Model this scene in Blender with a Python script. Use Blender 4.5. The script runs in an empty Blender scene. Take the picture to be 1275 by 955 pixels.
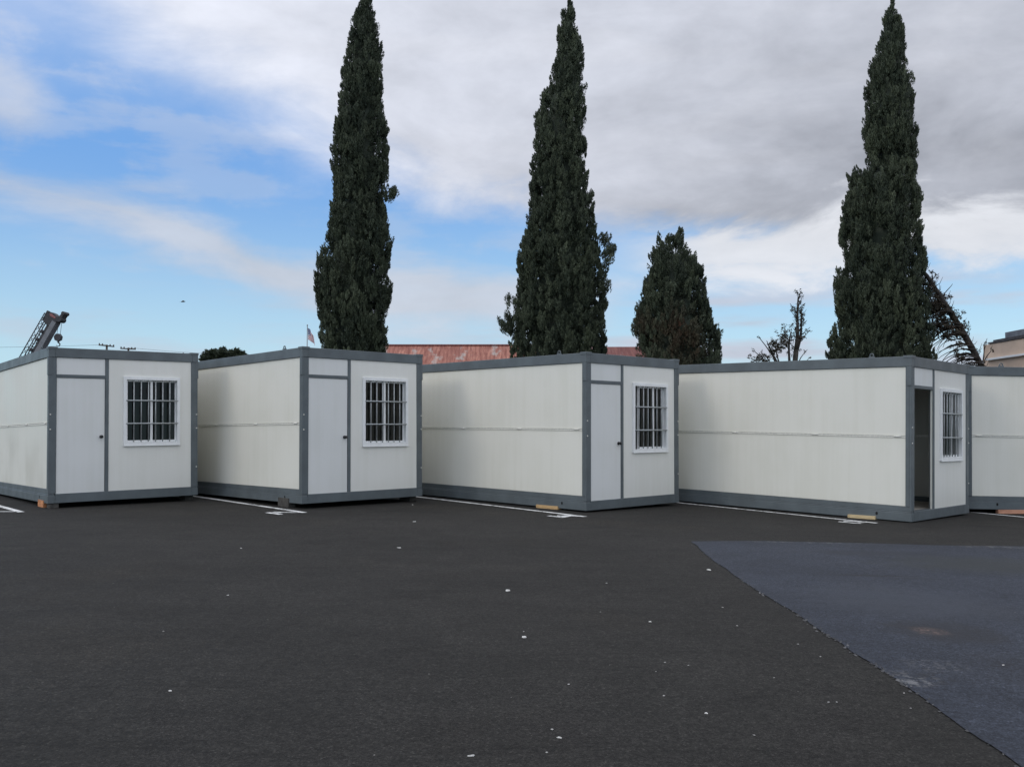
import bpy, bmesh, math, random
import numpy as np
from mathutils import Vector, Matrix, noise as mnoise
R = math.radians
scene = bpy.context.scene
COL = scene.collection

# ------------------------------------------------------------------ camera
cam_d = bpy.data.cameras.new('camera')
cam = bpy.data.objects.new('camera', cam_d)
COL.objects.link(cam)
cam.location = (0, 0, 1.33)
cam.rotation_euler = (R(90 + 2.53), 0, 0)
cam_d.sensor_width = 36.0
cam_d.lens = 31.59
cam_d.shift_y = 0.0039
cam_d.clip_start = 0.05
cam_d.clip_end = 2000
scene.camera = cam

# ------------------------------------------------------------------ exposure
scene.view_settings.view_transform = 'Standard'
scene.view_settings.look = 'None'
scene.view_settings.exposure = 0.0
scene.view_settings.gamma = 1.0
scene.view_settings.use_curve_mapping = False

# ------------------------------------------------------------------ sun
SUN_EL = 28.0
SUN_AZ = 236.0           # clockwise from +Y: behind the camera, to the left
sd = bpy.data.lights.new('sun', 'SUN')
sd.energy = 0.45
sd.angle = R(13)
sd.color = (1.0, 0.93, 0.80)
sun = bpy.data.objects.new('sun', sd)
COL.objects.link(sun)
to_sun = Vector((math.sin(R(SUN_AZ)) * math.cos(R(SUN_EL)), math.cos(R(SUN_AZ)) * math.cos(R(SUN_EL)), math.sin(R(SUN_EL))))
sun.rotation_euler = (-to_sun).to_track_quat('-Z', 'Y').to_euler()
sun.location = to_sun * 60

# ------------------------------------------------------------------ node helper
class NT:
    def __init__(s, tree):
        s.t = tree; s.n = tree.nodes; s.l = tree.links
    def put(s, inp, v):
        if v is None: return
        if isinstance(v, bpy.types.NodeSocket): s.l.new(v, inp)
        else: inp.default_value = v
    def node(s, typ, **kw):
        n = s.n.new(typ)
        for k, v in kw.items(): setattr(n, k, v)
        return n
    def m(s, op, a, b=None, c=None, clamp=False):
        n = s.node('ShaderNodeMath', operation=op, use_clamp=clamp)
        s.put(n.inputs[0], a); s.put(n.inputs[1], b); s.put(n.inputs[2], c)
        return n.outputs[0]
    def mr(s, v, a, b, c=0.0, d=1.0, smooth=True):
        n = s.node('ShaderNodeMapRange', interpolation_type='SMOOTHSTEP' if smooth else 'LINEAR')
        s.put(n.inputs['Value'], v); s.put(n.inputs['From Min'], a); s.put(n.inputs['From Max'], b)
        s.put(n.inputs['To Min'], c); s.put(n.inputs['To Max'], d)
        return n.outputs[0]
    def noise(s, vec, scale, detail=4, rough=0.55, dist=0.0):
        n = s.node('ShaderNodeTexNoise')
        s.put(n.inputs['Vector'], vec)
        n.inputs['Scale'].default_value = scale; n.inputs['Detail'].default_value = detail
        n.inputs['Roughness'].default_value = rough; n.inputs['Distortion'].default_value = dist
        return n.outputs['Fac']
    def vmul(s, vec, k):
        n = s.node('ShaderNodeVectorMath', operation='MULTIPLY')
        s.put(n.inputs[0], vec); n.inputs[1].default_value = k
        return n.outputs[0]
    def mix(s, f, a, b):
        n = s.node('ShaderNodeMix', data_type='RGBA')
        s.put(n.inputs['Factor'], f)
        for i, v in (('A', a), ('B', b)):
            sock = [q for q in n.inputs if q.name == i and q.type == 'RGBA'][0]
            if isinstance(v, tuple): v = (v + (1,))[:4]
            s.put(sock, v)
        return [q for q in n.outputs if q.type == 'RGBA'][0]
    def curve(s, v, pts, lo, hi, out):
        """piecewise smooth curve through pts (x in lo..hi, y in 0..out)"""
        f = s.mr(v, lo, hi, 0.0, 1.0, smooth=False)
        n = s.node('ShaderNodeFloatCurve')
        c = n.mapping.curves[0]
        P = [((x - lo) / (hi - lo), y / out) for x, y in pts]
        c.points[0].location = P[0]; c.points[1].location = P[-1]
        for p in P[1:-1]: c.points.new(*p)
        n.mapping.update()
        s.put(n.inputs['Value'], f)
        return s.m('MULTIPLY', n.outputs[0], out)
    def scale_col(s, col, k):
        n = s.node('ShaderNodeVectorMath', operation='SCALE')
        n.inputs[0].default_value = col; s.put(n.inputs['Scale'], k)
        return n.outputs[0]

# ------------------------------------------------------------------ sky
world = bpy.data.worlds.new('World')
scene.world = world
world.use_nodes = True
world.node_tree.nodes.clear()
w = NT(world.node_tree)
sky = w.node('ShaderNodeTexSky', sky_type='NISHITA')
sky.sun_disc = False
sky.sun_elevation = R(SUN_EL); sky.sun_rotation = R(SUN_AZ)
sky.altitude = 0; sky.air_density = 1.0; sky.dust_density = 0.6; sky.ozone_density = 2.0
SKY = 0.10
dirv = w.node('ShaderNodeTexCoord').outputs['Generated']
sep = w.node('ShaderNodeSeparateXYZ'); w.l.new(dirv, sep.inputs[0])
dx, dy, dz = sep.outputs
az = w.m('MULTIPLY', w.m('ARCTAN2', dx, dy), 57.2958)
el = w.m('MULTIPLY', w.m('ARCSINE', dz), 57.2958)
flat = w.vmul(dirv, (1.0, 1.0, 2.6))
n_f = w.m('SUBTRACT', w.noise(flat, 5.0, 9, 0.60, 0.3), 0.5)
n_t = w.m('SUBTRACT', w.noise(w.vmul(dirv, (1.0, 1.0, 2.0)), 11.0, 8, 0.58, 0.2), 0.5)
n_l = w.m('SUBTRACT', w.noise(flat, 1.9, 3, 0.5), 0.5)
n_s = w.m('SUBTRACT', w.noise(w.vmul(dirv, (1.0, 1.0, 7.0)), 4.0, 5, 0.5), 0.5)
bg_sky = w.node('ShaderNodeVectorMath', operation='SCALE')
w.l.new(sky.outputs[0], bg_sky.inputs[0]); bg_sky.inputs['Scale'].default_value = SKY
# pale moist air low over the horizon
hz = w.mr(el, 2.0, 17.0, 1.0, 0.0)
air = w.mix(hz, (0.20, 0.46, 0.95), (0.56, 0.84, 1.0))
clear = w.mix(0.72, bg_sky.outputs[0], air)
# thin high veil, upper left
veil = w.m('MULTIPLY', w.mr(w.m('ADD', el, w.m('MULTIPLY', n_l, 10.0)), 15.0, 25.0), w.mr(w.m('ADD', az, w.m('MULTIPLY', n_f, 14.0)), -6.0, -22.0))
# the low stratocumulus deck: everything above a wandering lower border
eB = w.curve(az, [(-180, 14), (-60, 20), (-34, 27), (-28, 25), (-24, 22), (-19, 19.2), (-12.5, 16.8), (-2, 14.3), (3, 13.2), (8, 12.2), (15, 11.3), (30, 11.2), (60, 12), (180, 12)], -180, 180, 40)
soft = w.curve(az, [(-180, 4), (-40, 6), (-20, 5.2), (-5, 3.4), (8, 2.0), (30, 1.6), (180, 4)], -180, 180, 10)
over = w.m('ADD', w.m('SUBTRACT', el, eB), w.m('ADD', w.m('MULTIPLY', n_f, 9.0), w.m('MULTIPLY', n_l, 7.0)))
d1 = w.mr(over, w.m('MULTIPLY', soft, -0.55), soft, 0.0, 1.0)
lum = w.curve(az, [(-180, 0.9), (-60, 0.80), (-30, 0.80), (-14, 0.78), (-5, 0.67), (4, 0.61), (11, 0.60), (19, 0.55), (30, 0.53), (50, 0.60), (90, 0.86), (180, 0.9)], -180, 180, 2)
lum = w.m('ADD', lum, w.m('MULTIPLY', w.m('MINIMUM', w.m('SUBTRACT', el, 18.0), 40.0), 0.010))
lum = w.m('ADD', lum, w.m('ADD', w.m('MULTIPLY', n_t, 0.28), w.m('ADD', w.m('MULTIPLY', n_f, 0.42), w.m('MULTIPLY', n_l, 0.30))))
lum = w.m('SUBTRACT', lum, w.m('MULTIPLY', 0.08, w.m('MULTIPLY', w.mr(az, 2.0, 14.0), w.mr(w.m('ADD', el, w.m('MULTIPLY', n_f, 5.0)), 18.5, 14.0))))
# thin cloud glows round the hidden sun
dot = w.node('ShaderNodeVectorMath', operation='DOT_PRODUCT')
w.l.new(dirv, dot.inputs[0]); dot.inputs[1].default_value = to_sun
glow = w.m('POWER', w.m('MAXIMUM', dot.outputs['Value'], 0.0), 4.0)
lum = w.m('ADD', lum, w.m('MULTIPLY', glow, 0.5))
c1 = w.scale_col((0.965, 1.0, 1.115), lum)
# sunlit cumulus along the border, right
band = w.m('SUBTRACT', w.m('ADD', 1.9, w.m('MULTIPLY', n_f, 11.0)), w.m('ABSOLUTE', w.m('SUBTRACT', el, w.curve(az, [(-180, 10), (5, 11.0), (14, 11.0), (30, 10.6), (180, 10)], -180, 180, 40))))
d2 = w.m('MULTIPLY', w.mr(band, -0.6, 1.6), w.m('MULTIPLY', w.mr(az, 4.0, 13.0), 0.95))
c2 = w.scale_col((0.97, 1.0, 1.07), w.m('ADD', 0.76, w.m('MULTIPLY', n_f, 0.5)))
# long grey-white streak, left
mid = w.curve(az, [(-180, 16), (-40, 14.6), (-30, 13.4), (-24, 12.6), (-19, 11.2), (-12.5, 8.9), (-7, 8.4), (0, 7.8), (8, 7.2), (180, 6)], -180, 180, 40)
thick = w.curve(az, [(-180, 1), (-30, 1.4), (-19, 1.6), (-12, 1.5), (-4, 2.0), (2, 1.7), (180, 1)], -180, 180, 10)
st = w.m('SUBTRACT', w.m('ADD', thick, w.m('ADD', w.m('MULTIPLY', n_f, 4.5), w.m('MULTIPLY', n_s, 3.0))), w.m('ABSOLUTE', w.m('SUBTRACT', el, mid)))
d3 = w.m('MULTIPLY', w.mr(st, -1.1, 1.3), w.m('MULTIPLY', w.mr(az, 8.0, 3.0), 0.84))
c3 = w.scale_col((0.94, 1.0, 1.13), w.m('ADD', 0.64, w.m('MULTIPLY', n_f, 0.35)))
# flat low bands
lb = w.m('MULTIPLY', w.mr(n_s, -0.10, 0.10), w.m('MULTIPLY', w.mr(el, 10.5, 7.0), w.mr(el, 0.0, 4.0)))
d4 = w.m('MULTIPLY', lb, w.mr(az, -6.0, 8.0, 0.30, 0.92))
c4 = w.scale_col((0.94, 1.0, 1.17), w.m('ADD', 0.60, w.m('MULTIPLY', n_f, 0.4)))
# puff at the left edge
pf = w.m('ADD', w.m('POWER', w.m('DIVIDE', w.m('ADD', az, 30.6), 2.6), 2.0), w.m('POWER', w.m('DIVIDE', w.m('SUBTRACT', el, 17.8), 1.7), 2.0))
d5 = w.m('MULTIPLY', w.mr(w.m('SUBTRACT', pf, w.m('MULTIPLY', n_f, 3.5)), 2.2, 0.0), 0.62)
wisp = w.m('MULTIPLY', w.mr(w.m('ADD', n_t, w.m('MULTIPLY', n_s, 1.2)), 0.0, 0.26), w.mr(el, 24.0, 12.0, 0.42, 0.24))
colr = w.mix(wisp, clear, c3)
colr = w.mix(d4, colr, c4)
colr = w.mix(d3, colr, c3)
colr = w.mix(d5, colr, c3)
colr = w.mix(w.m('MULTIPLY', veil, w.m('ADD', 0.52, w.m('MULTIPLY', n_t, 1.0))), colr, (0.62, 0.70, 0.90))
colr = w.mix(w.m('MULTIPLY', d1, 0.96), colr, c1)
colr = w.mix(d2, colr, c2)
bgn = w.node('ShaderNodeBackground')
w.l.new(colr, bgn.inputs['Color']); bgn.inputs['Strength'].default_value = 1.0
wo = w.node('ShaderNodeOutputWorld'); w.l.new(bgn.outputs[0], wo.inputs['Surface'])
world.cycles.sampling_method = 'MANUAL'
world.cycles.sample_map_resolution = 512

# ------------------------------------------------------------------ object helpers
def tag(o, label=None, cat=None, group=None, kind=None):
    if label: o['label'] = label
    if cat: o['category'] = cat
    if group: o['group'] = group
    if kind: o['kind'] = kind
    return o
def empty(name, loc=(0, 0, 0), rz=0.0):
    o = bpy.data.objects.new(name, None)
    o.empty_display_size = 0.3
    o.location = loc; o.rotation_euler = (0, 0, rz)
    COL.objects.link(o); return o
def add(name, me, parent=None, loc=None):
    o = bpy.data.objects.new(name, me)
    COL.objects.link(o)
    if parent is not None: o.parent = parent
    if loc is not None: o.location = loc
    return o
class MB:
    """collects shapes, becomes ONE mesh"""
    def __init__(s): s.v = []; s.f = []; s.mi = []; s.sm = []
    def raw(s, vs, fs, mi=0, smooth=False):
        b = len(s.v); s.v += [tuple(p) for p in vs]
        for f in fs: s.f.append(tuple(b + i for i in f)); s.mi.append(mi); s.sm.append(smooth)
    def box(s, x0, x1, y0, y1, z0, z1, mi=0):
        s.raw([(x0,y0,z0),(x1,y0,z0),(x1,y1,z0),(x0,y1,z0),(x0,y0,z1),(x1,y0,z1),(x1,y1,z1),(x0,y1,z1)],
              [(0,3,2,1),(4,5,6,7),(0,1,5,4),(1,2,6,5),(2,3,7,6),(3,0,4,7)], mi)
    def tube(s, path, rad, n=7, mi=0, cap=True):
        P = [Vector(p) for p in path]
        if not hasattr(rad, '__len__'): rad = [rad] * len(P)
        rings = []; vs = []
        up = None
        for i, p in enumerate(P):
            t = (P[min(i + 1, len(P) - 1)] - P[max(i - 1, 0)]).normalized()
            if up is None: up = Vector((0, 0, 1)) if abs(t.z) < .9 else Vector((1, 0, 0))
            a = t.cross(up).normalized(); b = t.cross(a).normalized(); up = -b if up.dot(-b) > 0 else b
            rings.append([len(vs) + k for k in range(n)])
            for k in range(n):
                q = 2 * math.pi * k / n
                vs.append(p + (a * math.cos(q) + b * math.sin(q)) * rad[i])
        fs = []
        for i in range(len(P) - 1):
            for k in range(n):
                fs.append((rings[i][k], rings[i][(k + 1) % n], rings[i + 1][(k + 1) % n], rings[i + 1][k]))
        if cap: fs += [tuple(rings[0][::-1]), tuple(rings[-1])]
        s.raw(vs, fs, mi, True)
    def prism(s, pts, y0, y1, mi=0):
        """pts (x, z) outline pushed through y"""
        n = len(pts)
        s.raw([(x, y0, z) for x, z in pts] + [(x, y1, z) for x, z in pts],
              [tuple(range(n)), tuple(range(2 * n - 1, n - 1, -1))] + [(i, i + n, (i + 1) % n + n, (i + 1) % n) for i in range(n)], mi)
    def mesh(s, name, mats):
        me = bpy.data.meshes.new(name)
        me.from_pydata(s.v, [], s.f)
        for m in (mats if isinstance(mats, (list, tuple)) else [mats]): me.materials.append(m)
        me.polygons.foreach_set('material_index', s.mi)
        me.polygons.foreach_set('use_smooth', s.sm)
        bm = bmesh.new(); bm.from_mesh(me); bmesh.ops.recalc_face_normals(bm, faces=bm.faces); bm.to_mesh(me); bm.free()
        me.update(); return me
    def build(s, name, mats, parent=None, loc=None, bevel=0.0):
        o = add(name, s.mesh(name, mats), parent, loc)
        if bevel: bev(o, bevel)
        return o
def bev(o, wd, seg=2):
    b = o.modifiers.new('bevel', 'BEVEL'); b.width = wd; b.segments = seg; b.limit_method = 'ANGLE'; b.angle_limit = R(40)
    b.harden_normals = True
    return o
def gz(x):
    x = min(14.0, max(-14.0, x)); return -0.012 * x - 0.001 * x * x

# ------------------------------------------------------------------ materials
def mat(name, base, rough=0.6, metal=0.0, spec=0.5, var=0.0, vscale=3.0, bump=0.0, bscale=40.0, coords='Object', stretch=(1, 1, 1), base2=None):
    m = bpy.data.materials.new(name); m.use_nodes = True
    t = NT(m.node_tree); p = t.n['Principled BSDF']
    p.inputs['Roughness'].default_value = rough; p.inputs['Metallic'].default_value = metal
    p.inputs['Specular IOR Level'].default_value = spec
    p.inputs['Base Color'].default_value = tuple(base) + (1,)
    tc = t.node('ShaderNodeTexCoord').outputs[coords]
    vec = t.vmul(tc, stretch)
    if var or base2:
        n = t.noise(vec, vscale, 6, 0.6)
        b2 = base2 if base2 else tuple(c * (1 - var) for c in base)
        b1 = tuple(base) if base2 else tuple(c * (1 + var) for c in base)
        c = t.mix(t.mr(n, 0.32, 0.68), b2, b1)
        t.l.new(c, p.inputs['Base Color'])
        t.l.new(t.mr(n, 0.3, 0.7, min(1, rough * 1.12), rough * 0.9), p.inputs['Roughness'])
    if bump:
        nb = t.noise(vec, bscale, 5, 0.6)
        bn = t.node('ShaderNodeBump'); bn.inputs['Strength'].default_value = bump; bn.inputs['Distance'].default_value = 0.02
        t.l.new(nb, bn.inputs['Height']); t.l.new(bn.outputs[0], p.inputs['Normal'])
    return m

def panel_mat(name, base, axis, rib=True):
    """painted steel sandwich skin: fine vertical micro-ribs, faint oil-canning, a little grime and rain streaks"""
    m = bpy.data.materials.new(name); m.use_nodes = True
    t = NT(m.node_tree); p = t.n['Principled BSDF']
    tc = t.node('ShaderNodeTexCoord').outputs['Object']
    info = t.node('ShaderNodeObjectInfo').outputs['Random']
    vecn = t.node('ShaderNodeVectorMath', operation='ADD'); t.l.new(tc, vecn.inputs[0])
    cmb = t.node('ShaderNodeCombineXYZ'); t.l.new(t.m('MULTIPLY', info, 37.0), cmb.inputs[0]); t.l.new(t.m('MULTIPLY', info, 17.0), cmb.inputs[1]); t.l.new(cmb.outputs[0], vecn.inputs[1])
    v = vecn.outputs[0]
    streak = t.noise(t.vmul(v, (9, 9, 0.35)), 1.0, 5, 0.6)
    cloud = t.noise(v, 1.3, 4, 0.55)
    g = t.m('ADD', t.m('MULTIPLY', streak, 0.5), t.m('MULTIPLY', cloud, 0.5))
    dark = tuple(c * k for c, k in zip(base, (0.955, 0.955, 0.94)))
    col = t.mix(t.mr(g, 0.36, 0.58), dark, tuple(base))
    # specks and scuffs
    sp = t.noise(v, 38.0, 2, 0.5)
    col = t.mix(t.mr(sp, 0.71, 0.79, 0.0, 0.22), col, tuple(c * 0.72 for c in base))
    # grime washed down to the bottom edge of the sheet
    sz = t.node('ShaderNodeSeparateXYZ'); t.l.new(tc, sz.inputs[0])
    low = t.m('MULTIPLY', t.mr(t.m('ADD', sz.outputs[2], t.m('MULTIPLY', streak, 0.25)), 0.28, 0.55, 1.0, 0.0), 0.16)
    col = t.mix(low, col, tuple(c * k for c, k in zip(base, (0.84, 0.82, 0.76))))
    t.l.new(col, p.inputs['Base Color'])
    t.l.new(t.mr(cloud, 0.3, 0.7, 0.30, 0.46), p.inputs['Roughness'])
    p.inputs['Specular IOR Level'].default_value = 0.45
    h = t.m('MULTIPLY', t.noise(t.vmul(v, (1, 1, 0.8)), 0.9, 2, 0.4), 1.0)
    if rib:
        a = sz.outputs[axis]
        wv = t.m('SINE', t.m('MULTIPLY', a, 2 * math.pi / 0.05))
        h = t.m('ADD', h, t.m('MULTIPLY', wv, 0.010))
    bn = t.node('ShaderNodeBump'); bn.inputs['Strength'].default_value = 0.55; bn.inputs['Distance'].default_value = 0.035
    t.l.new(h, bn.inputs['Height']); t.l.new(bn.outputs[0], p.inputs['Normal'])
    return m

M = {}
M['side'] = panel_mat('painted_side_panel', (0.735, 0.722, 0.650), 1)
M['front'] = panel_mat('painted_front_panel', (0.770, 0.764, 0.715), 0, rib=False)
M['door'] = panel_mat('painted_door_skin', (0.722, 0.728, 0.708), 0, rib=False)
M['inner'] = mat('inner_lining', (0.55, 0.55, 0.52), 0.55, var=0.05)
M['frame'] = mat('grey_painted_steel', (0.100, 0.118, 0.126), 0.42, spec=0.5, var=0.13, vscale=2.5, bump=0.06, bscale=30)
M['hinge'] = mat('galvanised_hinge', (0.70, 0.69, 0.63), 0.5, 0.0, var=0.1, vscale=30)
M['hole'] = mat('hole_shade', (0.008, 0.008, 0.008), 0.9)  # near-black colour stands in for the shade inside the rail holes
M['knob'] = mat('black_knob', (0.012, 0.012, 0.013), 0.35)
M['upvc'] = mat('white_window_plastic', (0.80, 0.81, 0.80), 0.35, var=0.04, vscale=6)
M['bar'] = mat('galvanised_bar', (0.37, 0.39, 0.39), 0.45, 0.3, var=0.12, vscale=20)
M['floor'] = mat('cabin_floor_board', (0.36, 0.33, 0.28), 0.6, var=0.12, vscale=4)
M['roofskin'] = mat('roof_sheet', (0.42, 0.44, 0.44), 0.5, var=0.1)
def glass_mat():
    m = bpy.data.materials.new('window_glass'); m.use_nodes = True
    t = NT(m.node_tree); t.n.clear()
    o = t.node('ShaderNodeOutputMaterial'); mx = t.node('ShaderNodeMixShader')
    tr = t.node('ShaderNodeBsdfTransparent'); tr.inputs[0].default_value = (0.38, 0.43, 0.42, 1)
    gl = t.node('ShaderNodeBsdfGlossy'); gl.inputs['Roughness'].default_value = 0.03
    fr = t.node('ShaderNodeFresnel'); fr.inputs['IOR'].default_value = 1.5
    tc = t.node('ShaderNodeTexCoord').outputs['Object']
    bn = t.node('ShaderNodeBump'); bn.inputs['Strength'].default_value = 0.05; bn.inputs['Distance'].default_value = 0.02
    t.l.new(t.noise(tc, 2.0, 2), bn.inputs['Height']); t.l.new(bn.outputs[0], gl.inputs['Normal'])
    t.l.new(t.m('MULTIPLY', fr.outputs[0], 0.75), mx.inputs[0]); t.l.new(tr.outputs[0], mx.inputs[1]); t.l.new(gl.outputs[0], mx.inputs[2])
    t.l.new(mx.outputs[0], o.inputs[0]); return m
M['glass'] = glass_mat()
def wood(name, a, b):
    return mat(name, a, 0.75, var=0.0, base2=b, vscale=6, bump=0.3, bscale=14, stretch=(6, 1, 6))
M['wood_orange'] = wood('orange_timber', (0.62, 0.27, 0.11), (0.36, 0.14, 0.06))
M['wood_tan'] = wood('tan_timber', (0.60, 0.40, 0.19), (0.42, 0.26, 0.12))
M['wood_pale'] = wood('pale_timber', (0.66, 0.52, 0.30), (0.46, 0.34, 0.18))
M['wood_pink'] = wood('pink_timber', (0.66, 0.34, 0.22), (0.46, 0.22, 0.14))
M['concrete'] = mat('dark_concrete', (0.060, 0.056, 0.050), 0.85, var=0.2, vscale=12, bump=0.3)
def line_mat():
    m = mat('worn_white_line_paint', (0.72, 0.72, 0.70), 0.7)
    t = NT(m.node_tree); p = t.n['Principled BSDF']
    tc = t.node('ShaderNodeTexCoord').outputs['Object']
    n = t.noise(tc, 14.0, 6, 0.7); n2 = t.noise(tc, 2.0, 3)
    f = t.mr(t.m('ADD', t.m('MULTIPLY', n, 0.7), t.m('MULTIPLY', n2, 0.3)), 0.40, 0.53)
    t.l.new(t.mix(f, (0.16, 0.16, 0.155), (0.74, 0.74, 0.72)), p.inputs['Base Color'])
    return m
M['line'] = line_mat()

def asphalt(name, base, tint, blue=False):
    m = bpy.data.materials.new(name); m.use_nodes = True
    t = NT(m.node_tree); p = t.n['Principled BSDF']
    tc = t.node('ShaderNodeTexCoord').outputs['Object']
    big = t.noise(t.vmul(tc, (0.6, 1.0, 1)), 0.55, 6, 0.65)          # paver passes: long bands across the lot
    mid = t.noise(t.vmul(tc, (0.85, 1.1, 1)), 2.6, 7, 0.68)
    grit = t.noise(tc, 27.0, 4, 0.75)
    fine = t.noise(tc, 75.0, 3, 0.7)
    vor = t.node('ShaderNodeTexVoronoi'); t.l.new(tc, vor.inputs['Vector']); vor.inputs['Scale'].default_value = 120.0
    g = t.m('ADD', t.m('MULTIPLY', big, 0.55), t.m('MULTIPLY', mid, 0.45))
    k = t.mr(g, 0.36, 0.64, 0.84, 1.17)
    k = t.m('MULTIPLY', k, t.mr(fine, 0.30, 0.72, 0.68, 1.32))
    k = t.m('MULTIPLY', k, t.mr(grit, 0.32, 0.70, 0.74, 1.26))
    vs_ = t.node('ShaderNodeSeparateColor'); t.l.new(vor.outputs['Color'], vs_.inputs[0])
    k = t.m('MULTIPLY', k, t.m('ADD', t.mr(vs_.outputs[0], 0.0, 1.0, 0.74, 1.16, smooth=False), t.mr(vs_.outputs[1], 0.90, 0.98, 0.0, 0.75)))
    oil = t.noise(t.vmul(tc, (0.75, 1.0, 1)), 0.95, 6, 0.72, 0.4)
    k = t.m('MULTIPLY', k, t.mr(oil, 0.56, 0.68, 1.0, 0.80))
    k = t.m('MULTIPLY', k, t.mr(oil, 0.30, 0.42, 1.14, 1.0))
    if not blue:
        sc = t.m('ABSOLUTE', t.m('SUBTRACT', t.noise(t.vmul(tc, (0.22, 1.2, 1)), 1.1, 3, 0.5), 0.5))
        k = t.m('MULTIPLY', k, t.mr(sc, 0.0, 0.014, 0.84, 1.0))
    col = t.scale_col(base, k)
    # brownish oily clouds
    o = t.noise(tc, 0.45, 3, 0.5)
    col = t.mix(t.mr(o, 0.52, 0.70, 0.0, 0.45), col, t.scale_col(tint, k))
    # tiny pale crumbs of aggregate
    sp = t.node('ShaderNodeTexVoronoi'); t.l.new(tc, sp.inputs['Vector']); sp.inputs['Scale'].default_value = 9.0
    sel = t.node('ShaderNodeSeparateColor'); t.l.new(sp.outputs['Color'], sel.inputs[0])
    rr = t.m('MULTIPLY', t.mr(sel.outputs[0], 0.86, 1.0), 0.045)
    dot = t.m('LESS_THAN', sp.outputs['Distance'], rr)
    col = t.mix(t.m('MULTIPLY', dot, 0.7), col, (0.30, 0.29, 0.27))
    if blue:
        sx = t.node('ShaderNodeSeparateXYZ'); t.l.new(tc, sx.inputs[0])
        wob = t.m('SUBTRACT', t.noise(tc, 6.0, 5, 0.65), 0.5)
        def spot(x, y, rx, ry, c, amt, nz=2.0, fleck=None):
            nonlocal col
            a = t.m('POWER', t.m('DIVIDE', t.m('SUBTRACT', sx.outputs[0], x), rx), 2.0)
            b = t.m('POWER', t.m('DIVIDE', t.m('SUBTRACT', sx.outputs[1], y), ry), 2.0)
            d = t.m('ADD', t.m('ADD', a, b), t.m('MULTIPLY', wob, nz))
            f = t.m('MULTIPLY', t.mr(d, 0.0, 1.3, 1.0, 0.0), amt)
            if fleck: f = t.m('MULTIPLY', f, t.mr(t.noise(tc, fleck, 4, 0.7), 0.50, 0.60))
            col = t.mix(f, col, c)
        spot(2.90, 6.10, 0.42, 0.42, (0.026, 0.026, 0.028), 0.65)
        spot(2.80, 6.10, 0.13, 0.15, (0.075, 0.058, 0.051), 0.45)
        spot(2.80, 6.10, 0.12, 0.12, (0.19, 0.13, 0.11), 0.6, fleck=26.0)
        spot(2.24, 5.04, 0.30, 0.36, (0.024, 0.025, 0.029), 0.75, fleck=13.0)
        spot(2.19, 4.93, 0.13, 0.17, (0.17, 0.17, 0.17), 0.5, fleck=24.0)
        spot(2.14, 4.84, 0.10, 0.08, (0.20, 0.20, 0.20), 0.65, fleck=16.0)
        spot(2.42, 5.20, 0.20, 0.17, (0.15, 0.15, 0.155), 0.4, fleck=30.0)
        spot(2.84, 5.26, 0.22, 0.25, (0.022, 0.022, 0.026), 0.7, fleck=14.0)
        spot(3.35, 8.42, 0.50, 0.05, (0.022, 0.022, 0.024), 0.7, 0.8)
        spot(3.7, 8.30, 0.35, 0.03, (0.022, 0.022, 0.024), 0.6, 0.8)
        spot(3.9, 10.0, 0.9, 0.22, (0.028, 0.030, 0.036), 0.6)
        spot(4.9, 9.3, 1.2, 0.7, (0.036, 0.039, 0.038), 0.7)
        spot(3.1, 7.2, 0.9, 0.8, (0.047, 0.053, 0.066), 0.6)
        spot(3.4, 10.85, 1.4, 0.05, (0.15, 0.15, 0.15), 0.6, fleck=9.0)
        spot(6.0, 10.8, 0.8, 0.10, (0.16, 0.16, 0.15), 0.6, fleck=9.0)
    t.l.new(col, p.inputs['Base Color'])
    p.inputs['Roughness'].default_value = 0.74 if blue else 0.85
    p.inputs['Specular IOR Level'].default_value = 0.16 if blue else 0.16
    hb = t.m('ADD', t.m('MULTIPLY', t.noise(tc, 130.0, 3, 0.7), 0.6), t.m('MULTIPLY', mid, 1.2))
    bn = t.node('ShaderNodeBump'); bn.inputs['Strength'].default_value = 0.35 if blue else 0.6; bn.inputs['Distance'].default_value = 0.008
    t.l.new(hb, bn.inputs['Height']); t.l.new(bn.outputs[0], p.inputs['Normal'])
    return m
M['asphalt'] = asphalt('dark_asphalt', (0.0262, 0.0248, 0.0222), (0.031, 0.0275, 0.0222))
M['patch'] = asphalt('blue_grey_sealcoat', (0.0345, 0.0395, 0.0515), (0.038, 0.040, 0.046), True)
M['crumble'] = mat('broken_asphalt_edge', (0.075, 0.075, 0.075), 0.9, var=0.8, vscale=18, bump=0.5)
M['scrap'] = mat('pale_debris', (0.56, 0.55, 0.52), 0.8, var=0.25, vscale=60)
M['crumb'] = mat('greyish_debris', (0.34, 0.33, 0.31), 0.85, var=0.35, vscale=60)

# ------------------------------------------------------------------ ground
xs = sorted(set([-400, -200, -100, -60, -30, -20] + [i for i in range(-14, 15)] + [20, 30, 60, 100, 200, 400]))
ys = [-150, -60, -20, 0, 5, 10, 15, 20, 30, 60, 120, 300, 700]
g = MB()
g.raw([(x, y, gz(x)) for y in ys for x in xs],
      [(j * len(xs) + i, j * len(xs) + i + 1, (j + 1) * len(xs) + i + 1, (j + 1) * len(xs) + i) for j in range(len(ys) - 1) for i in range(len(xs) - 1)], 0, True)
tag(g.build('ground', M['asphalt']), kind='structure')

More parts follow.
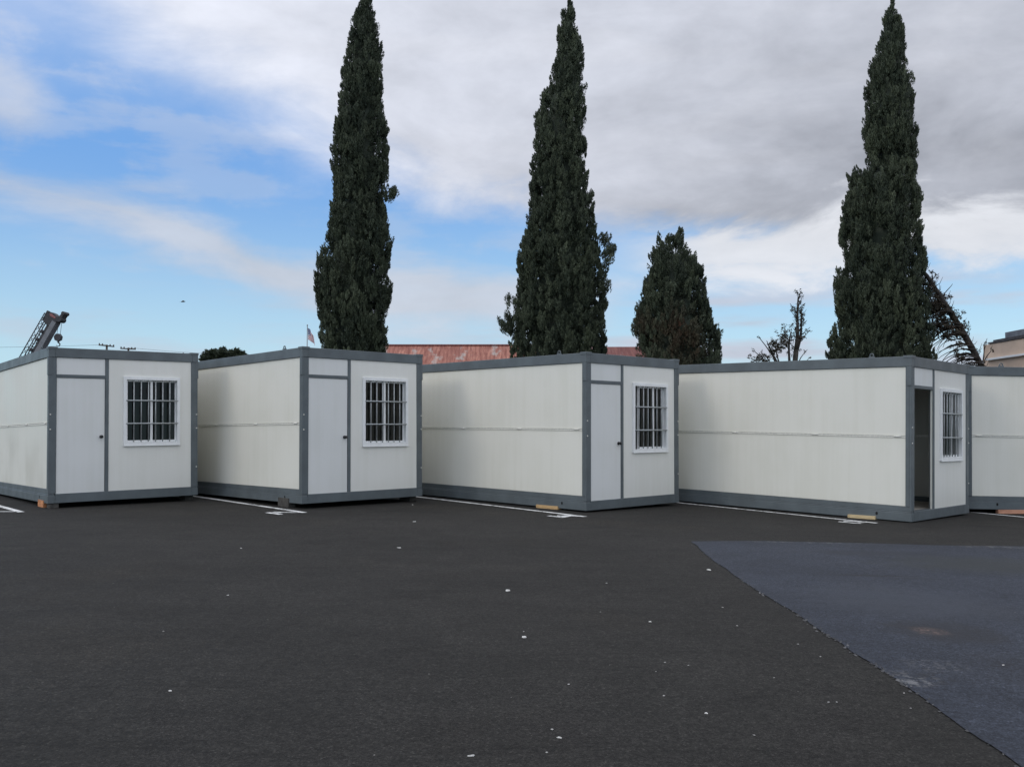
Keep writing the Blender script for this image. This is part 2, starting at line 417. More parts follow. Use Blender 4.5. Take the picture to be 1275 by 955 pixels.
# blue-grey sealed strip running away from the viewer, right: ragged left and far edges
random.seed(5)
def ragged(t, s, amp=1.0):
    return amp * (0.030 * mnoise.noise((t * 0.9, s, 0)) + 0.013 * mnoise.noise((t * 3.5, s, 3)) + 0.006 * mnoise.noise((t * 13, s, 7)))
left = [(2.063 + 0.02 * math.sin(y * 1.3) + ragged(y, 1.5) + (0.05 if y > 9.6 else 0) * (y - 9.6), y) for y in np.arange(-8, 10.75, 0.035)]
far = [(x, 10.90 - 0.12 * max(0, 2.9 - x) + ragged(x, 9.1, 1.7) + 0.03 * math.sin(x * 2.1)) for x in np.arange(2.16, 13, 0.05)]
pb = MB()
rows = []
for (x, y) in left:
    rows.append([(x, y), (x + 0.25, y)] + [(xx, y) for xx in (3, 4, 5, 6, 8, 10, 13)])
vs = []; fs = []
for r_ in rows:
    vs += [(x, y, gz(x) + 0.005) for x, y in r_]
nr = len(rows[0])
for j in range(len(rows) - 1):
    for i in range(nr - 1):
        fs.append((j * nr + i, j * nr + i + 1, (j + 1) * nr + i + 1, (j + 1) * nr + i))
ytop = rows[-1][0][1]
b0 = len(vs)
x0 = rows[-1][0][0]
fx = [x0] + [x for x, _ in far if x > x0 + 0.02]
fd = dict(far)
for i, x in enumerate(fx):
    yy = fd.get(x, far[0][1]); vs.append((x, ytop, gz(x) + 0.005)); vs.append((x, max(ytop + 0.01, yy), gz(x) + 0.005))
for i in range(len(fx) - 1):
    a = b0 + 2 * i; fs.append((a, a + 2, a + 3, a + 1))
pb.raw(vs, fs)
tag(pb.build('sealed_pavement', M['patch']), kind='structure')
# broken crumbs of the lifted rim along that joint
cb = MB()
random.seed(9)
for k in range(190):
    y = random.choice([random.uniform(3.5, 10.5), random.gauss(4.95, 0.25), random.uniform(7.3, 8.6), random.uniform(5.6, 6.6)])
    x = 2.063 + 0.02 * math.sin(y * 1.3) + ragged(y, 1.5) + random.gauss(0.005, 0.014)
    s = random.uniform(0.004, 0.014); h = random.uniform(0.003, 0.009)
    pts = [(x + s * math.cos(q + random.uniform(-.3, .3)) * random.uniform(.6, 1.2), y + 1.6 * s * math.sin(q) * random.uniform(.6, 1.2)) for q in (0, 1.3, 2.5, 3.8, 5.1)]
    z = gz(x) + 0.003
    cb.raw([(a, b, z) for a, b in pts] + [(x, y, z + h)], [(i, (i + 1) % 5, 5) for i in range(5)])
tag(cb.build('pavement_rubble', M['crumble']), kind='stuff')

# ------------------------------------------------------------------ painted stall lines (sheets on the asphalt)
def stripe(mb, a, b, wd, z=0.004):
    a = Vector((a[0], a[1], 0)); b = Vector((b[0], b[1], 0)); d = (b - a); n = Vector((-d.y, d.x, 0)).normalized() * wd / 2
    k = max(2, int(d.length / 0.4)); vs = []; fs = []
    for i in range(k + 1):
        p = a + d * i / k
        for s in (-1, 1):
            q = p + n * s * (1 + 0.10 * mnoise.noise((p.x * 3, p.y * 3, s)))
            vs.append((q.x, q.y, gz(q.x) + z))
    for i in range(k): fs.append((2 * i, 2 * i + 1, 2 * i + 3, 2 * i + 2))
    mb.raw(vs, fs)
W_ = 0.095
def stall(main, extras):
    mb = MB(); stripe(mb, main[0], main[1], W_)
    for i, (a, b, wd) in enumerate(extras): stripe(mb, a, b, wd, 0.0055 + 0.0012 * i)
    tag(mb.build('stall_marking', M['line']), kind='structure')
stall(((-12.2, 19.2), (-7.50, 13.80)), [((-9.6, 15.65), (-7.83, 13.70), .08), ((-8.0, 13.86), (-7.62, 13.86), .07)])
stall(((-8.6, 19.9), (-3.16, 13.77)), [((-3.72, 13.74), (-3.44, 13.45), .085), ((-3.66, 13.82), (-3.25, 13.74), .08), ((-3.62, 13.62), (-3.40, 13.78), .06)])
stall(((-4.2, 19.9), (1.10, 13.58)), [((0.55, 13.62), (0.78, 13.38), .085), ((0.68, 13.62), (0.95, 13.60), .11), ((0.74, 13.42), (0.95, 13.72), .09), ((0.80, 13.80), (1.00, 13.52), .09)])
stall(((0.8, 19.3), (5.42, 13.43)), [((4.88, 13.50), (5.13, 13.27), .08), ((4.98, 13.58), (5.34, 13.56), .08), ((5.08, 13.32), (5.30, 13.52), .08)])
stall(((5.6, 19.6), (9.9, 13.15)), [])

# ------------------------------------------------------------------ folding cabins
W, L, H = 2.42, 5.9, 2.5
CACHE = {}
def part(name, key, parent, mats, fn, bevel=0.0, loc=None):
    if key not in CACHE:
        mb = MB(); fn(mb); CACHE[key] = mb.mesh(name, mats)
    o = add(name, CACHE[key], parent, loc)
    if bevel: bev(o, bevel)
    return o
def ring_panel(mb, x0, x1, z0, z1, hx0, hx1, hz0, hz1, y0, y1):
    o = [(x0, z0), (x1, z0), (x1, z1), (x0, z1)]; i = [(hx0, hz0), (hx1, hz0), (hx1, hz1), (hx0, hz1)]
    vs = [(x, y, z) for y in (y0, y1) for x, z in o + i]
    fs = []
    for k in range(4):
        n = (k + 1) % 4
        fs += [(k, n, 4 + n, 4 + k), (8 + k, 12 + k, 12 + n, 8 + n), (k, 8 + k, 8 + n, n), (4 + k, 4 + n, 12 + n, 12 + k)]
    mb.raw(vs, fs)
PX, PY = 0.12, 0.095          # post size seen from the front / from the side
ZB, ZT = 0.150, 2.345         # under / over the wall panels at the front
ZS = 0.225                    # under the side panels
MX0, MX1 = 0.865, 0.920       # mullion
HINGES = (0.22, 1.55, 3.05, 4.40, 5.68)

def cabin(pos, yaw, tx, ty, label, door_open=False, slid=0.0):
    root = empty('folding_cabin', pos)
    root.rotation_euler = (Matrix.Rotation(R(ty), 3, 'X') @ Matrix.Rotation(R(-tx), 3, 'Y') @ Matrix.Rotation(R(yaw), 3, 'Z')).to_euler()
    tag(root, label, 'cabin', 'grey framed cabins standing in a row on the lot')
    F = M['frame']
    # ---- floor frame: two-step side rails, plain end rails
    def ff(b):
        for sx in (0, 1):
            f = (lambda a: a) if sx == 0 else (lambda a: W - a)
            for (a0, a1, z0, z1) in ((0.0, 0.11, 0.0, 0.128), (0.010, 0.10, 0.128, 0.150), (0.016, 0.10, 0.150, ZS)):
                xa, xb = sorted((f(a0), f(a1))); b.box(xa, xb, 0.0 if z0 == 0 else 0.006, L if z0 == 0 else L - .006, z0, z1)
        b.box(0.11, W - 0.11, 0.0, 0.10, 0.0, ZB); b.box(0.11, W - 0.11, L - 0.10, L, 0.0, ZB)
        b.box(0.11, W - 0.11, L / 2 - .05, L / 2 + .05, 0.02, 0.10)
    fr = part('floor_frame', 'ff', root, F, ff, 0.006)
    for sx in (0, 1):
        for y in (0.53, L - 0.53):
            def hole(b, sx=sx, y=y):
                x = -0.002 if sx == 0 else W + 0.002
                n = 12; b.raw([(x, y + 0.019 * math.cos(2 * math.pi * k / n), 0.088 + 0.026 * math.sin(2 * math.pi * k / n)) for k in range(n)], [tuple(range(n))])  # flat disc on the rail face, painted dark as the hole's inside
            part('lashing_hole', ('hole', sx, y), fr, M['hole'], hole)
    part('floor_board', 'fb', root, M['floor'], lambda b: b.box(0.11, W - 0.11, 0.10, L - 0.10, 0.11, 0.146))
    # ---- corner posts (L profiles)
    for sx in (0, 1):
        for sy in (0, 1):
            def post(b, sx=sx, sy=sy):
                x0, x1 = (0.004, PX) if sx == 0 else (W - PX, W - 0.004)
                y0, y1 = (0.004, 0.034) if sy == 0 else (L - 0.034, L - 0.004)
                b.box(x0, x1, y0, y1, ZB + .001 if False else 0.152, ZT)
                xx0, xx1 = (0.004, 0.034) if sx == 0 else (W - 0.034, W - 0.004)
                yy0, yy1 = (0.034, PY) if sy == 0 else (L - PY, L - 0.034)
                b.box(xx0, xx1, yy0, yy1, ZS + 0.002, ZT)
            part('corner_post', ('post', sx, sy), root, F, post, 0.005)
    # ---- roof frame with the sleeves that drop over the posts
    def rf(b):
        b.box(-0.004, 0.10, -0.004, L + .004, ZT, H); b.box(W - 0.10, W + 0.004, -0.004, L + .004, ZT, H)
        b.box(0.10, W - 0.10, -0.004, 0.10, ZT, H); b.box(0.10, W - 0.10, L - 0.10, L + .004, ZT, H)
        # lip under the rails
        for sx in (0, 1):
            for sy in (0, 1):
                x0, x1 = (-0.008, 0.05) if sx == 0 else (W - 0.05, W + 0.008)
                y0, y1 = (-0.001, 0.075) if sy == 0 else (L - 0.075, L + 0.001)
                b.box(x0, x1, y0, y1, ZT - 0.29, ZT)
        # low corner caps
        for x0 in (-0.010, W - 0.13):
            for y0 in (-0.010, L - 0.13): b.box(x0, x0 + 0.14, y0, y0 + 0.14, H - 0.03, H + 0.014)
    rfo = part('roof_frame', 'rf', root, F, rf, 0.006)
    part('roof_sheet', 'rs', root, M['roofskin'], lambda b: b.box(0.10, W - 0.10, 0.10, L - 0.10, H - 0.10, H - 0.035))
    for sx in (0, 1):
        for y in (0.63, L - 0.63):
            def lug(b, sx=sx, y=y):
                x = 0.035 if sx == 0 else W - 0.035
                b.box(x - .012, x + .012, y - .045, y + .045, H, H + 0.022)
                b.tube([(x, y + 0.028 * math.cos(q), H + 0.036 + 0.028 * math.sin(q)) for q in np.linspace(-math.pi / 2, 1.5 * math.pi, 15)], 0.009, 6)
            part('lifting_lug', ('lug', sx, y), rfo, F, lug)
    # ---- long walls: two folding leaves with a hinge joint between
    for sx in (0, 1):
        f = (lambda a: a) if sx == 0 else (lambda a: W - a)
        for (nm, z0, z1) in (('lower', ZS + 0.002, 1.262), ('upper', 1.298, ZT - 0.002)):
            def leaf(b, f=f, z0=z0, z1=z1):
                xa, xb = sorted((f(0.020), f(0.070))); b.box(xa, xb, PY + 0.001, L - PY - 0.001, z0, z1)
            part('side_panel', ('leaf', sx, nm), root, M['side'], leaf, 0.005)
        def strip(b, f=f):
            for (z0, z1, d) in ((1.262, 1.270, .011), (1.2715, 1.2885, .019), (1.290, 1.298, .011)):
                xa, xb = sorted((f(d), f(0.066))); b.box(xa, xb, PY + 0.002, L - PY - 0.002, z0, z1)
        so = part('hinge_strip', ('strip', sx), root, M['hinge'], strip)
        for y in HINGES:
            def hin(b, f=f, y=y):
                xa, xb = sorted((f(0.004), f(0.022))); b.box(xa, xb, y - 0.055, y + 0.055, 1.272, 1.294)
                b.tube([(f(0.007), y - 0.05, 1.283), (f(0.007), y + 0.05, 1.283)], 0.010, 8)
            part('hinge', ('hin', sx, y), so, M['hinge'], hin)
    part('back_wall', 'bw', root, M['side'], lambda b: b.box(PX + .001, W - PX - .001, L - 0.075, L - 0.02, ZB + .002, ZT - .002))
    # bolt heads up the posts
    for (x, z) in ((0.03, 1.18), (0.03, 1.42), (W - 0.028, 1.18), (W - 0.028, 1.42), (W - 0.028, 0.5)):
        part('bolt', ('bolt', x, z), root, M['hinge'], lambda b, x=x, z=z: b.tube([(x, 0.006, z), (x, -0.004, z)], 0.011, 8))
    for z in (1.18, 1.42):
        part('bolt', ('sbolt', z), root, M['hinge'], lambda b, z=z: b.tube([(W - .001, 0.05, z), (W + 0.016, 0.05, z)], 0.013, 8))
    # ---- front
    part('mullion', 'mul', root, F, lambda b: b.box(MX0, MX1, 0.006, 0.075, ZB + .002, ZT - .001), 0.004)
    part('door_head', 'dh', root, F, lambda b: b.box(PX, MX0, 0.008, 0.072, 2.018, 2.068), 0.004)
    part('transom_panel', 'tp', root, M['door'], lambda b: b.box(PX + .001, MX0 - .001, 0.018, 0.068, 2.069, ZT - .002), 0.003)
    part('front_panel', 'fp', root, M['front'], lambda b: ring_panel(b, MX1 + .001, W - PX - .001, ZB + .002, ZT - .002, 1.185, 2.07, 0.93, 2.03, 0.016, 0.068))
    part('panel_lining', 'pl', root, M['inner'], lambda b: ring_panel(b, MX1 + .001, W - PX - .001, ZB + .002, ZT - .002, 1.19, 2.065, 0.935, 2.025, 0.070, 0.078))
    # door leaf, origin on its hinge edge
    def leaf(b): b.box(0.004, MX0 - PX - 0.004, 0.0, 0.045, ZB - 0.022, 2.014)
    door = part('door', 'door', root, M['door'], leaf, 0.004, loc=(PX, 0.020, 0))
    if door_open:
        door.location = (PX + 0.02, 0.10, 0); door.rotation_euler = (0, 0, R(84))
        part('door_jamb', 'jamb', root, M['side'], lambda b: b.box(MX0 - 0.026, MX0 - 0.001, 0.022, 0.048, ZB - .02, 2.016), 0.003)
    def knob(b):
        n = 14
        for (y, r) in ((-0.003, 0.026),):
            b.tube([(MX0 - PX - 0.062, 0.001, 1.055), (MX0 - PX - 0.062, -0.010, 1.055)], 0.027, n)
        b.tube([(MX0 - PX - 0.062, -0.010, 1.055), (MX0 - PX - 0.062, -0.030, 1.055), (MX0 - PX - 0.062, -0.042, 1.055), (MX0 - PX - 0.062, -0.058, 1.055), (MX0 - PX - 0.062, -0.064, 1.055)], [.012, .012, .026, .025, .012], n)
    part('door_knob', 'knob', door, M['knob'], knob)
    part('threshold', 'thr', root, M['frame'], lambda b: b.box(PX, MX0, 0.004, 0.098, ZB - 0.003 + .0035, ZB + .004) if False else b.box(PX + .002, MX0 - .002, 0.10, 0.112, 0.147, 0.150))
    # window: frame > sash, pane, security grille
    def wfr(b):
        ring_panel(b, 1.155, 2.100, 0.895, 2.062, 1.205, 2.050, 0.950, 2.008, -0.012, 0.085)
        b.box(1.152, 2.103, -0.017, -0.0125, 0.886, 0.902)
    win = part('window', 'win', root, M['upvc'], wfr, 0.003)
    for k, (x0, yd) in enumerate(((1.207 + slid, 0.034), (1.612, 0.060))):
        x1 = x0 + 0.440
        ml, mr_ = (0.024, 0.042) if k == 0 else (0.038, 0.022)
        def sash(b, x0=x0, x1=x1, yd=yd, ml=ml, mr_=mr_): ring_panel(b, x0, x1, 0.952, 2.006, x0 + ml, x1 - mr_, 0.985, 1.980, yd, yd + 0.022)
        part('sash', ('sash', k, slid), win, M['upvc'], sash, 0.002)
        part('pane', ('pane', k, slid), win, M['glass'], lambda b, x0=x0, x1=x1, yd=yd, ml=ml, mr_=mr_: b.raw([(x0 + ml - .002, yd + .011, .983), (x1 - mr_ + .002, yd + .011, .983), (x1 - mr_ + .002, yd + .011, 1.982), (x0 + ml - .002, yd + .011, 1.982)], [(0, 1, 2, 3)]))
    def grille(b):
        for k in range(1, 7):
            x = 1.205 + 0.845 * k / 7.0
            b.tube([(x, 0.012, 2.004), (x, 0.012, 0.958)], 0.0100, 7)
        for z in (1.657, 1.268): b.tube([(1.190, -0.006, z), (2.066, -0.006, z)], 0.0125, 8)
    part('security_grille', 'grille', win, M['bar'], grille)
    return root

cabin((-7.400, 14.382, 0.113), 40.03, 0.93, -0.30, 'white cabin with shut door in front of the crane, on a short orange block')
cabin((-3.339, 14.334, 0.111), 43.61, 0.35, -0.29, 'white cabin with shut door below the flag, on a dark concrete block')
cabin((1.169, 14.228, 0.012), 42.91, -0.22, 0.26, 'white cabin with shut door and half slid window, in front of the rusty red roof', slid=0.115)
cabin((6.009, 13.592, -0.095), 44.37, -1.08, 0.33, 'white cabin with its doorway standing open, long wall seen in full', door_open=True, slid=0.10)
cabin((13.86, 15.80, -0.205), 90.0, -1.05, 0.0, 'white cabin turned broadside beyond the open one, cut off at the picture edge')

# ------------------------------------------------------------------ blocks under the cabins
def block(name, label, cat, centre, yaw, dims, m, group=None):
    x, y = centre; z = gz(x)
    o = empty_block = MB(); l, d, h = dims
    o.box(-d / 2, d / 2, -l / 2, l / 2, 0, h)
    b = o.build(name, m, None, (x, y, z), 0.004); b.rotation_euler = (0, 0, R(yaw))
    return tag(b, label, cat, group)
def under(pos, yaw, l, off):
    """ground point at distance l back along the long side, off inwards"""
    a = R(yaw); return (pos[0] - math.sin(a) * l + math.cos(a) * off, pos[1] + math.cos(a) * l + math.sin(a) * off)
GB = 'timber blocks under the cabin corners'
U = [((-7.400, 14.382, 0.113), 40.03), ((-3.339, 14.334, 0.111), 43.61), ((1.169, 14.228, 0.012), 42.91), ((6.009, 13.592, -0.095), 44.37)]
block('timber_block', 'short orange timber block under the cabin by the crane', 'block', under(*U[0], 0.42, 0.05), 40, (0.36, 0.12, 0.113), M['wood_orange'], GB)
block('timber_block', 'tan timber block under the middle cabin with the half slid window', 'block', under(*U[2], 0.86, 0.03), 43, (0.50, 0.10, 0.054), M['wood_tan'], GB)
block('timber_block', 'pale yellow timber block under the cabin with the open doorway', 'block', under(*U[3], 0.76, 0.015), 44.5, (0.44, 0.10, 0.052), M['wood_pale'], GB)
block('timber_block', 'pinkish timber block under the broadside cabin at the picture edge', 'block', (8.73, 15.83), 90, (0.46, 0.10, 0.068), M['wood_pink'], GB)
block('concrete_block', 'dark concrete block under the near corner of the cabin below the flag', 'block', under(*U[1], 0.56, 0.05), 43.6, (0.34, 0.13, 0.150), M['concrete'], 'dark blocks under the cabins')
block('concrete_block', 'dark block close to the cabin corner beside the orange timber block', 'block', under(*U[0], 0.10, 0.10), 40, (0.16, 0.14, 0.122), M['concrete'], 'dark blocks under the cabins')
block('concrete_block', 'dark block under the window corner of the cabin below the flag', 'block', under(*U[1], 0.30, 2.32), 43.6, (0.3, 0.14, 0.105), M['concrete'], 'dark blocks under the cabins')
block('concrete_block', 'dark block under the window corner of the cabin by the crane', 'block', under(*U[0], 0.30, 2.32), 40, (0.3, 0.14, 0.115), M['concrete'], 'dark blocks under the cabins')

# ------------------------------------------------------------------ foliage
def leaf_mat(name, a, b, c):
    """a..b by the clump's own tone, c = dead brown where the clump is marked dead"""
    m = bpy.data.materials.new(name); m.use_nodes = True
    t = NT(m.node_tree); p = t.n['Principled BSDF']
    at = t.node('ShaderNodeAttribute'); at.attribute_name = 'tone'
    s = t.node('ShaderNodeSeparateColor'); t.l.new(at.outputs['Color'], s.inputs[0])
    col = t.mix(s.outputs[0], a, b)
    col = t.mix(s.outputs[1], col, c)
    t.l.new(col, p.inputs['Base Color'])
    p.inputs['Roughness'].default_value = 0.6; p.inputs['Specular IOR Level'].default_value = 0.25
    return m
M['cypress'] = leaf_mat('cypress_leaf', (0.033, 0.045, 0.031), (0.104, 0.124, 0.076), (0.085, 0.046, 0.030))
M['olive'] = leaf_mat('dry_leaf', (0.022, 0.024, 0.016), (0.055, 0.050, 0.032), (0.065, 0.046, 0.034))
M['bark'] = mat('bark', (0.075, 0.055, 0.040), 0.9, var=0.35, vscale=8, bump=0.6, bscale=20, stretch=(3, 3, 0.6))
M['deadwood'] = mat('dead_bark', (0.030, 0.026, 0.023), 0.9, var=0.3, vscale=9, bump=0.4, bscale=18)

def quads_mesh(name, C, A, B, tone, m, extra=None):
    """leaf quads: centres C, half-axes A and B (n x 3), tone n x 2; extra = (verts, quads, tone) appended"""
    n = len(C)
    V = np.empty((n, 4, 3)); V[:, 0] = C - A - B * .55; V[:, 1] = C - A * .2 + B * -1.0; V[:, 2] = C + A; V[:, 3] = C - A * .1 + B
    V[:, 0] = C - A
    V = V.reshape(-1, 3); F = np.arange(4 * n).reshape(-1, 4); T = np.asarray(tone)
    if extra is not None:
        ev, ef, et = extra
        F = np.vstack([F, ef + len(V)]); V = np.vstack([V, ev]); T = np.vstack([T, et])
    me = bpy.data.meshes.new(name)
    me.vertices.add(len(V)); me.vertices.foreach_set('co', V.astype(np.float32).ravel())
    me.loops.add(F.size); me.loops.foreach_set('vertex_index', F.astype(np.int32).ravel())
    me.polygons.add(len(F)); me.polygons.foreach_set('loop_start', np.arange(0, F.size, 4, dtype=np.int32))
    me.update(calc_edges=True)
    at = me.attributes.new('tone', 'FLOAT_COLOR', 'FACE')
    cc = np.ones((len(F), 4), dtype=np.float32); cc[:, 0] = T[:, 0]; cc[:, 1] = T[:, 1]; cc[:, 2] = 0
    at.data.foreach_set('color', cc.ravel())
    me.materials.append(m); me.validate(); return me
def unit(a): return a / np.maximum(np.linalg.norm(a, axis=-1, keepdims=True), 1e-9)

def tufts(rng, cen, axis, length, width, nl, leaf, dead, tone0, up=1.0):
    """leaves over flame-shaped tufts; arrays per tuft"""
    k = len(cen)
    ax = unit(axis); ref = np.where(np.abs(ax[:, 2:3]) < .9, [[0, 0, 1.]], [[1., 0, 0]])
    u = unit(np.cross(ax, ref)); v = np.cross(ax, u)
    idx = np.repeat(np.arange(k), nl); n = len(idx)
    t = rng.beta(1.6, 1.4, n); th = rng.uniform(0, 2 * np.pi, n)
    rad = np.sin(np.pi * np.clip(t, 0, 1) ** 0.75) ** 0.8 * rng.uniform(.72, 1.08, n)
    rad_v = (u[idx] * np.cos(th)[:, None] + v[idx] * np.sin(th)[:, None])
    C = cen[idx] + ax[idx] * ((t - .45) * length[idx])[:, None] + rad_v * (rad * width[idx])[:, None]
    la = unit(ax[idx] * up + rad_v * .50 + rng.normal(0, .33, (n, 3)))
    nb = unit(np.cross(la, rad_v + rng.normal(0, .55, (n, 3))))
    sz = leaf * rng.uniform(.6, 1.35, n)
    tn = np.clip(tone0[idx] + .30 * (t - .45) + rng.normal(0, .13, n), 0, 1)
    return C, la * sz[:, None], nb * (sz * .33)[:, None], np.stack([tn, dead[idx]], 1)

def cypress(label, prof, Y, seed, density=11.0, extras=(), dead_zone=None, lean_y=0.0, cat='tree', group='tall cypresses behind the cabins'):
    rng = np.random.default_rng(seed)
    prof = sorted(prof)
    zb, cb_, hb = prof[0]
    prof = [(0.5, cb_ + 0.0, hb * .62), (1.6, cb_, hb * .92)] + prof
    pz = np.array([p[0] for p in prof]); pc = np.array([p[1] for p in prof]); ph = np.array([p[2] for p in prof])
    cx = pc[0]; g0 = gz(cx)
    root = empty('cypress_tree', (cx, Y, g0))
    tag(root, label, cat, group)
    zz = np.linspace(pz[0], pz[-1], 400); hh = np.interp(zz, pz, ph)
    area = float(np.sum(2 * np.pi * hh) * (zz[1] - zz[0]))
    # big upright lumps all over the surface ...
    K = int(area * 2.9)
    zl = rng.choice(zz, K, p=hh / hh.sum()) + rng.uniform(-.05, .05, K)
    hw = np.interp(zl, pz, ph); cl = np.interp(zl, pz, pc)
    tl = rng.uniform(0, 2 * np.pi, K)
    bw = np.minimum(rng.uniform(.17, .38, K), np.maximum(.03, .02 + hw * .42)); bh = bw * rng.uniform(1.5, 2.6, K)
    swell = np.array([mnoise.noise((math.cos(a) * 1.7 + seed, math.sin(a) * 1.7, q * .95)) for a, q in zip(tl, zl)])
    rl = np.maximum(hw - bw * .74, 0.0) * (1 + .07 * swell) - np.abs(rng.normal(0, .06, K)) * (hw > .5)
    rl = np.maximum(rl, 0)
    lc3 = np.stack([cl + rl * np.cos(tl), Y + rl * np.sin(tl), zl], 1)
    ltone = np.clip(.38 + .35 * swell + rng.normal(0, .17, K), 0, 1)  # random tone plus painted shade: swelling lumps lighter, sunken ones darker
    # ... each built of small flame-shaped sprays
    ns = 9
    e = np.repeat(np.arange(K), ns); k = len(e)
    d3 = unit(rng.normal(0, 1, (k, 3)) + np.stack([np.cos(tl), np.sin(tl), np.full(K, .35)], 1)[e] * .75)
    cen = lc3[e] + d3 * np.stack([bw, bw, bh], 1)[e] * rng.uniform(.62, 1.0, (k, 1))
    axis = d3 * rng.uniform(.10, .48, (k, 1)) * np.array([1, 1, .4]) + np.array([0, 0, 1.]) + rng.normal(0, .09, (k, 3))
    wd = np.minimum(rng.uniform(.050, .105, k), .03 + .4 * hw[e]); ln = wd * rng.uniform(3.6, 5.6, k)
    bulge = np.zeros(k); tone_l = np.clip(ltone[e] + rng.normal(0, .08, k), 0, 1)
    # loose fill further in, so no hollow shows
    kf = int(area * 13); zf = rng.choice(zz, kf, p=hh / hh.sum()); tf = rng.uniform(0, 2 * np.pi, kf)
    rf_ = np.interp(zf, pz, ph) * rng.uniform(.60, .90, kf) - .06
    cen = np.vstack([cen, np.stack([np.interp(zf, pz, pc) + rf_ * np.cos(tf), Y + rf_ * np.sin(tf), zf], 1)])
    axis = np.vstack([axis, np.stack([np.cos(tf) * .4, np.sin(tf) * .4, np.ones(kf)], 1) + rng.normal(0, .2, (kf, 3))])
    rf_ = np.maximum(rf_, 0)
    wf = np.minimum(rng.uniform(.10, .20, kf), .05 + .3 * np.interp(zf, pz, ph)); wd = np.r_[wd, wf]; ln = np.r_[ln, wf * 2.6]; bulge = np.r_[bulge, np.zeros(kf)]
    tone_l = np.r_[tone_l, np.clip(rng.normal(.3, .12, kf), 0, 1)]
    th = np.zeros(len(wd)); z = cen[:, 2].copy()
    if len(extras):
        E = np.array([(x, Y + dyy, zq, s) for (x, dyy, zq, s) in extras], float)
        m_ = 9; e = np.repeat(E, m_, 0)
        ec = e[:, :3] + rng.normal(0, 1, (len(e), 3)) * e[:, 3:4] * np.array([.45, .45, .7])
        cen = np.vstack([cen, ec]); axis = np.vstack([axis, np.stack([np.sign(e[:, 0] - cx) * .35, e[:, 1] * 0, np.ones(len(e))], 1) + rng.normal(0, .22, (len(e), 3))])
        wd = np.r_[wd, rng.uniform(.09, .17, len(e))]; ln = np.r_[ln, rng.uniform(.35, .6, len(e))]
        tone_l = np.r_[tone_l, np.clip(rng.normal(.38, .12, len(e)), 0, 1)]; bulge = np.r_[bulge, np.zeros(len(e))]; th = np.r_[th, np.zeros(len(e))]; z = np.r_[z, e[:, 2]]
    k = len(cen)
    tone = tone_l
    dead = np.zeros(k)
    if dead_zone:
        for (dzx, dzz, dr, amt) in dead_zone:
            d = np.hypot((cen[:, 0] - dzx), (cen[:, 2] - dzz) * .8) / dr
            dead = np.maximum(dead, np.clip(amt * (1.15 - d) + rng.normal(0, .16, k) * (d < 1.3), 0, 1) * (d < 1.4))
    C, A, B, T = tufts(rng, cen, axis, ln, wd, 74, .052, dead, tone, up=1.7)
    # dense inside of the crown, inner shade painted as the darkest tone
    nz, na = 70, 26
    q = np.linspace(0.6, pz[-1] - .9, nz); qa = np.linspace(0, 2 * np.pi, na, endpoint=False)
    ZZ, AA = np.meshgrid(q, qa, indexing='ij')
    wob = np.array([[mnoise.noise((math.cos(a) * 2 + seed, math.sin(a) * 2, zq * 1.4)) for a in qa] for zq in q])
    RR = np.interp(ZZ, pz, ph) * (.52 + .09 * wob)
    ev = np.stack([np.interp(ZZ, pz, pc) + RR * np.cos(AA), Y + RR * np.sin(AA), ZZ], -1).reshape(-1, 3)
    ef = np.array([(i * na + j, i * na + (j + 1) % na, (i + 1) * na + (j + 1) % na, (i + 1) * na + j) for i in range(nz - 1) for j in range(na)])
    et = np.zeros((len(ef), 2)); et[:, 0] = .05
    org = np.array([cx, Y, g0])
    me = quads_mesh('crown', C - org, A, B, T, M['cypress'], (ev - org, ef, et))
    add('crown', me, root)
    tk = MB()
    zt = pz[-1] * .9
    tk.tube([(np.interp(a, pz, pc) - cx, 0, a - g0) for a in np.linspace(g0 - .15, zt, 12)], list(np.linspace(.26 * pz[-1] / 20 + .05, .03, 12)), 10)
    tk.build('trunk', M['bark'], root)
    return root

T1 = [(20.72, -6.64, 0.26), (19.84, -6.67, 0.52), (18.97, -6.73, 0.79), (18.09, -6.73, 0.84), (17.22, -6.75, 0.9), (16.35, -6.79, 0.99), (15.48, -6.8, 1.08), (14.61, -6.87, 1.23), (13.75, -6.88, 1.29), (12.89, -6.82, 1.21), (12.02, -6.83, 1.19), (11.16, -6.83, 1.24), (10.3, -6.89, 1.34), (9.45, -6.93, 1.47), (8.59, -7.09, 1.59), (7.74, -7.1, 1.69), (6.89, -7.08, 1.64), (6.03, -7.09, 1.6), (5.19, -7.01, 1.58), (21.3, -6.62, 0.12)]
T2 = [(20.9, 2.65, 0.05), (20.72, 2.64, 0.11), (19.8, 2.58, 0.32), (18.89, 2.55, 0.47), (17.98, 2.59, 0.66), (17.07, 2.51, 0.8), (16.16, 2.33, 0.98), (15.25, 2.2, 1.13), (14.35, 2.21, 1.16), (13.45, 2.23, 1.19), (12.55, 2.1, 1.31), (11.65, 2.2, 1.39), (10.75, 2.25, 1.46), (9.85, 2.17, 1.61), (8.96, 2.08, 1.80), (8.07, 2.2, 1.87), (7.18, 2.23, 1.98), (6.29, 2.03, 2.14), (5.4, 2.0, 2.22), (4.69, 2.12, 2.14)]
T3 = [(9.12, 6.56, 0.16), (8.55, 6.48, 0.60), (8.04, 6.48, 1.0), (7.39, 6.6, 1.11), (6.59, 6.53, 1.33), (5.79, 6.55, 1.54), (4.99, 6.62, 1.71), (4.2, 6.59, 1.77)]
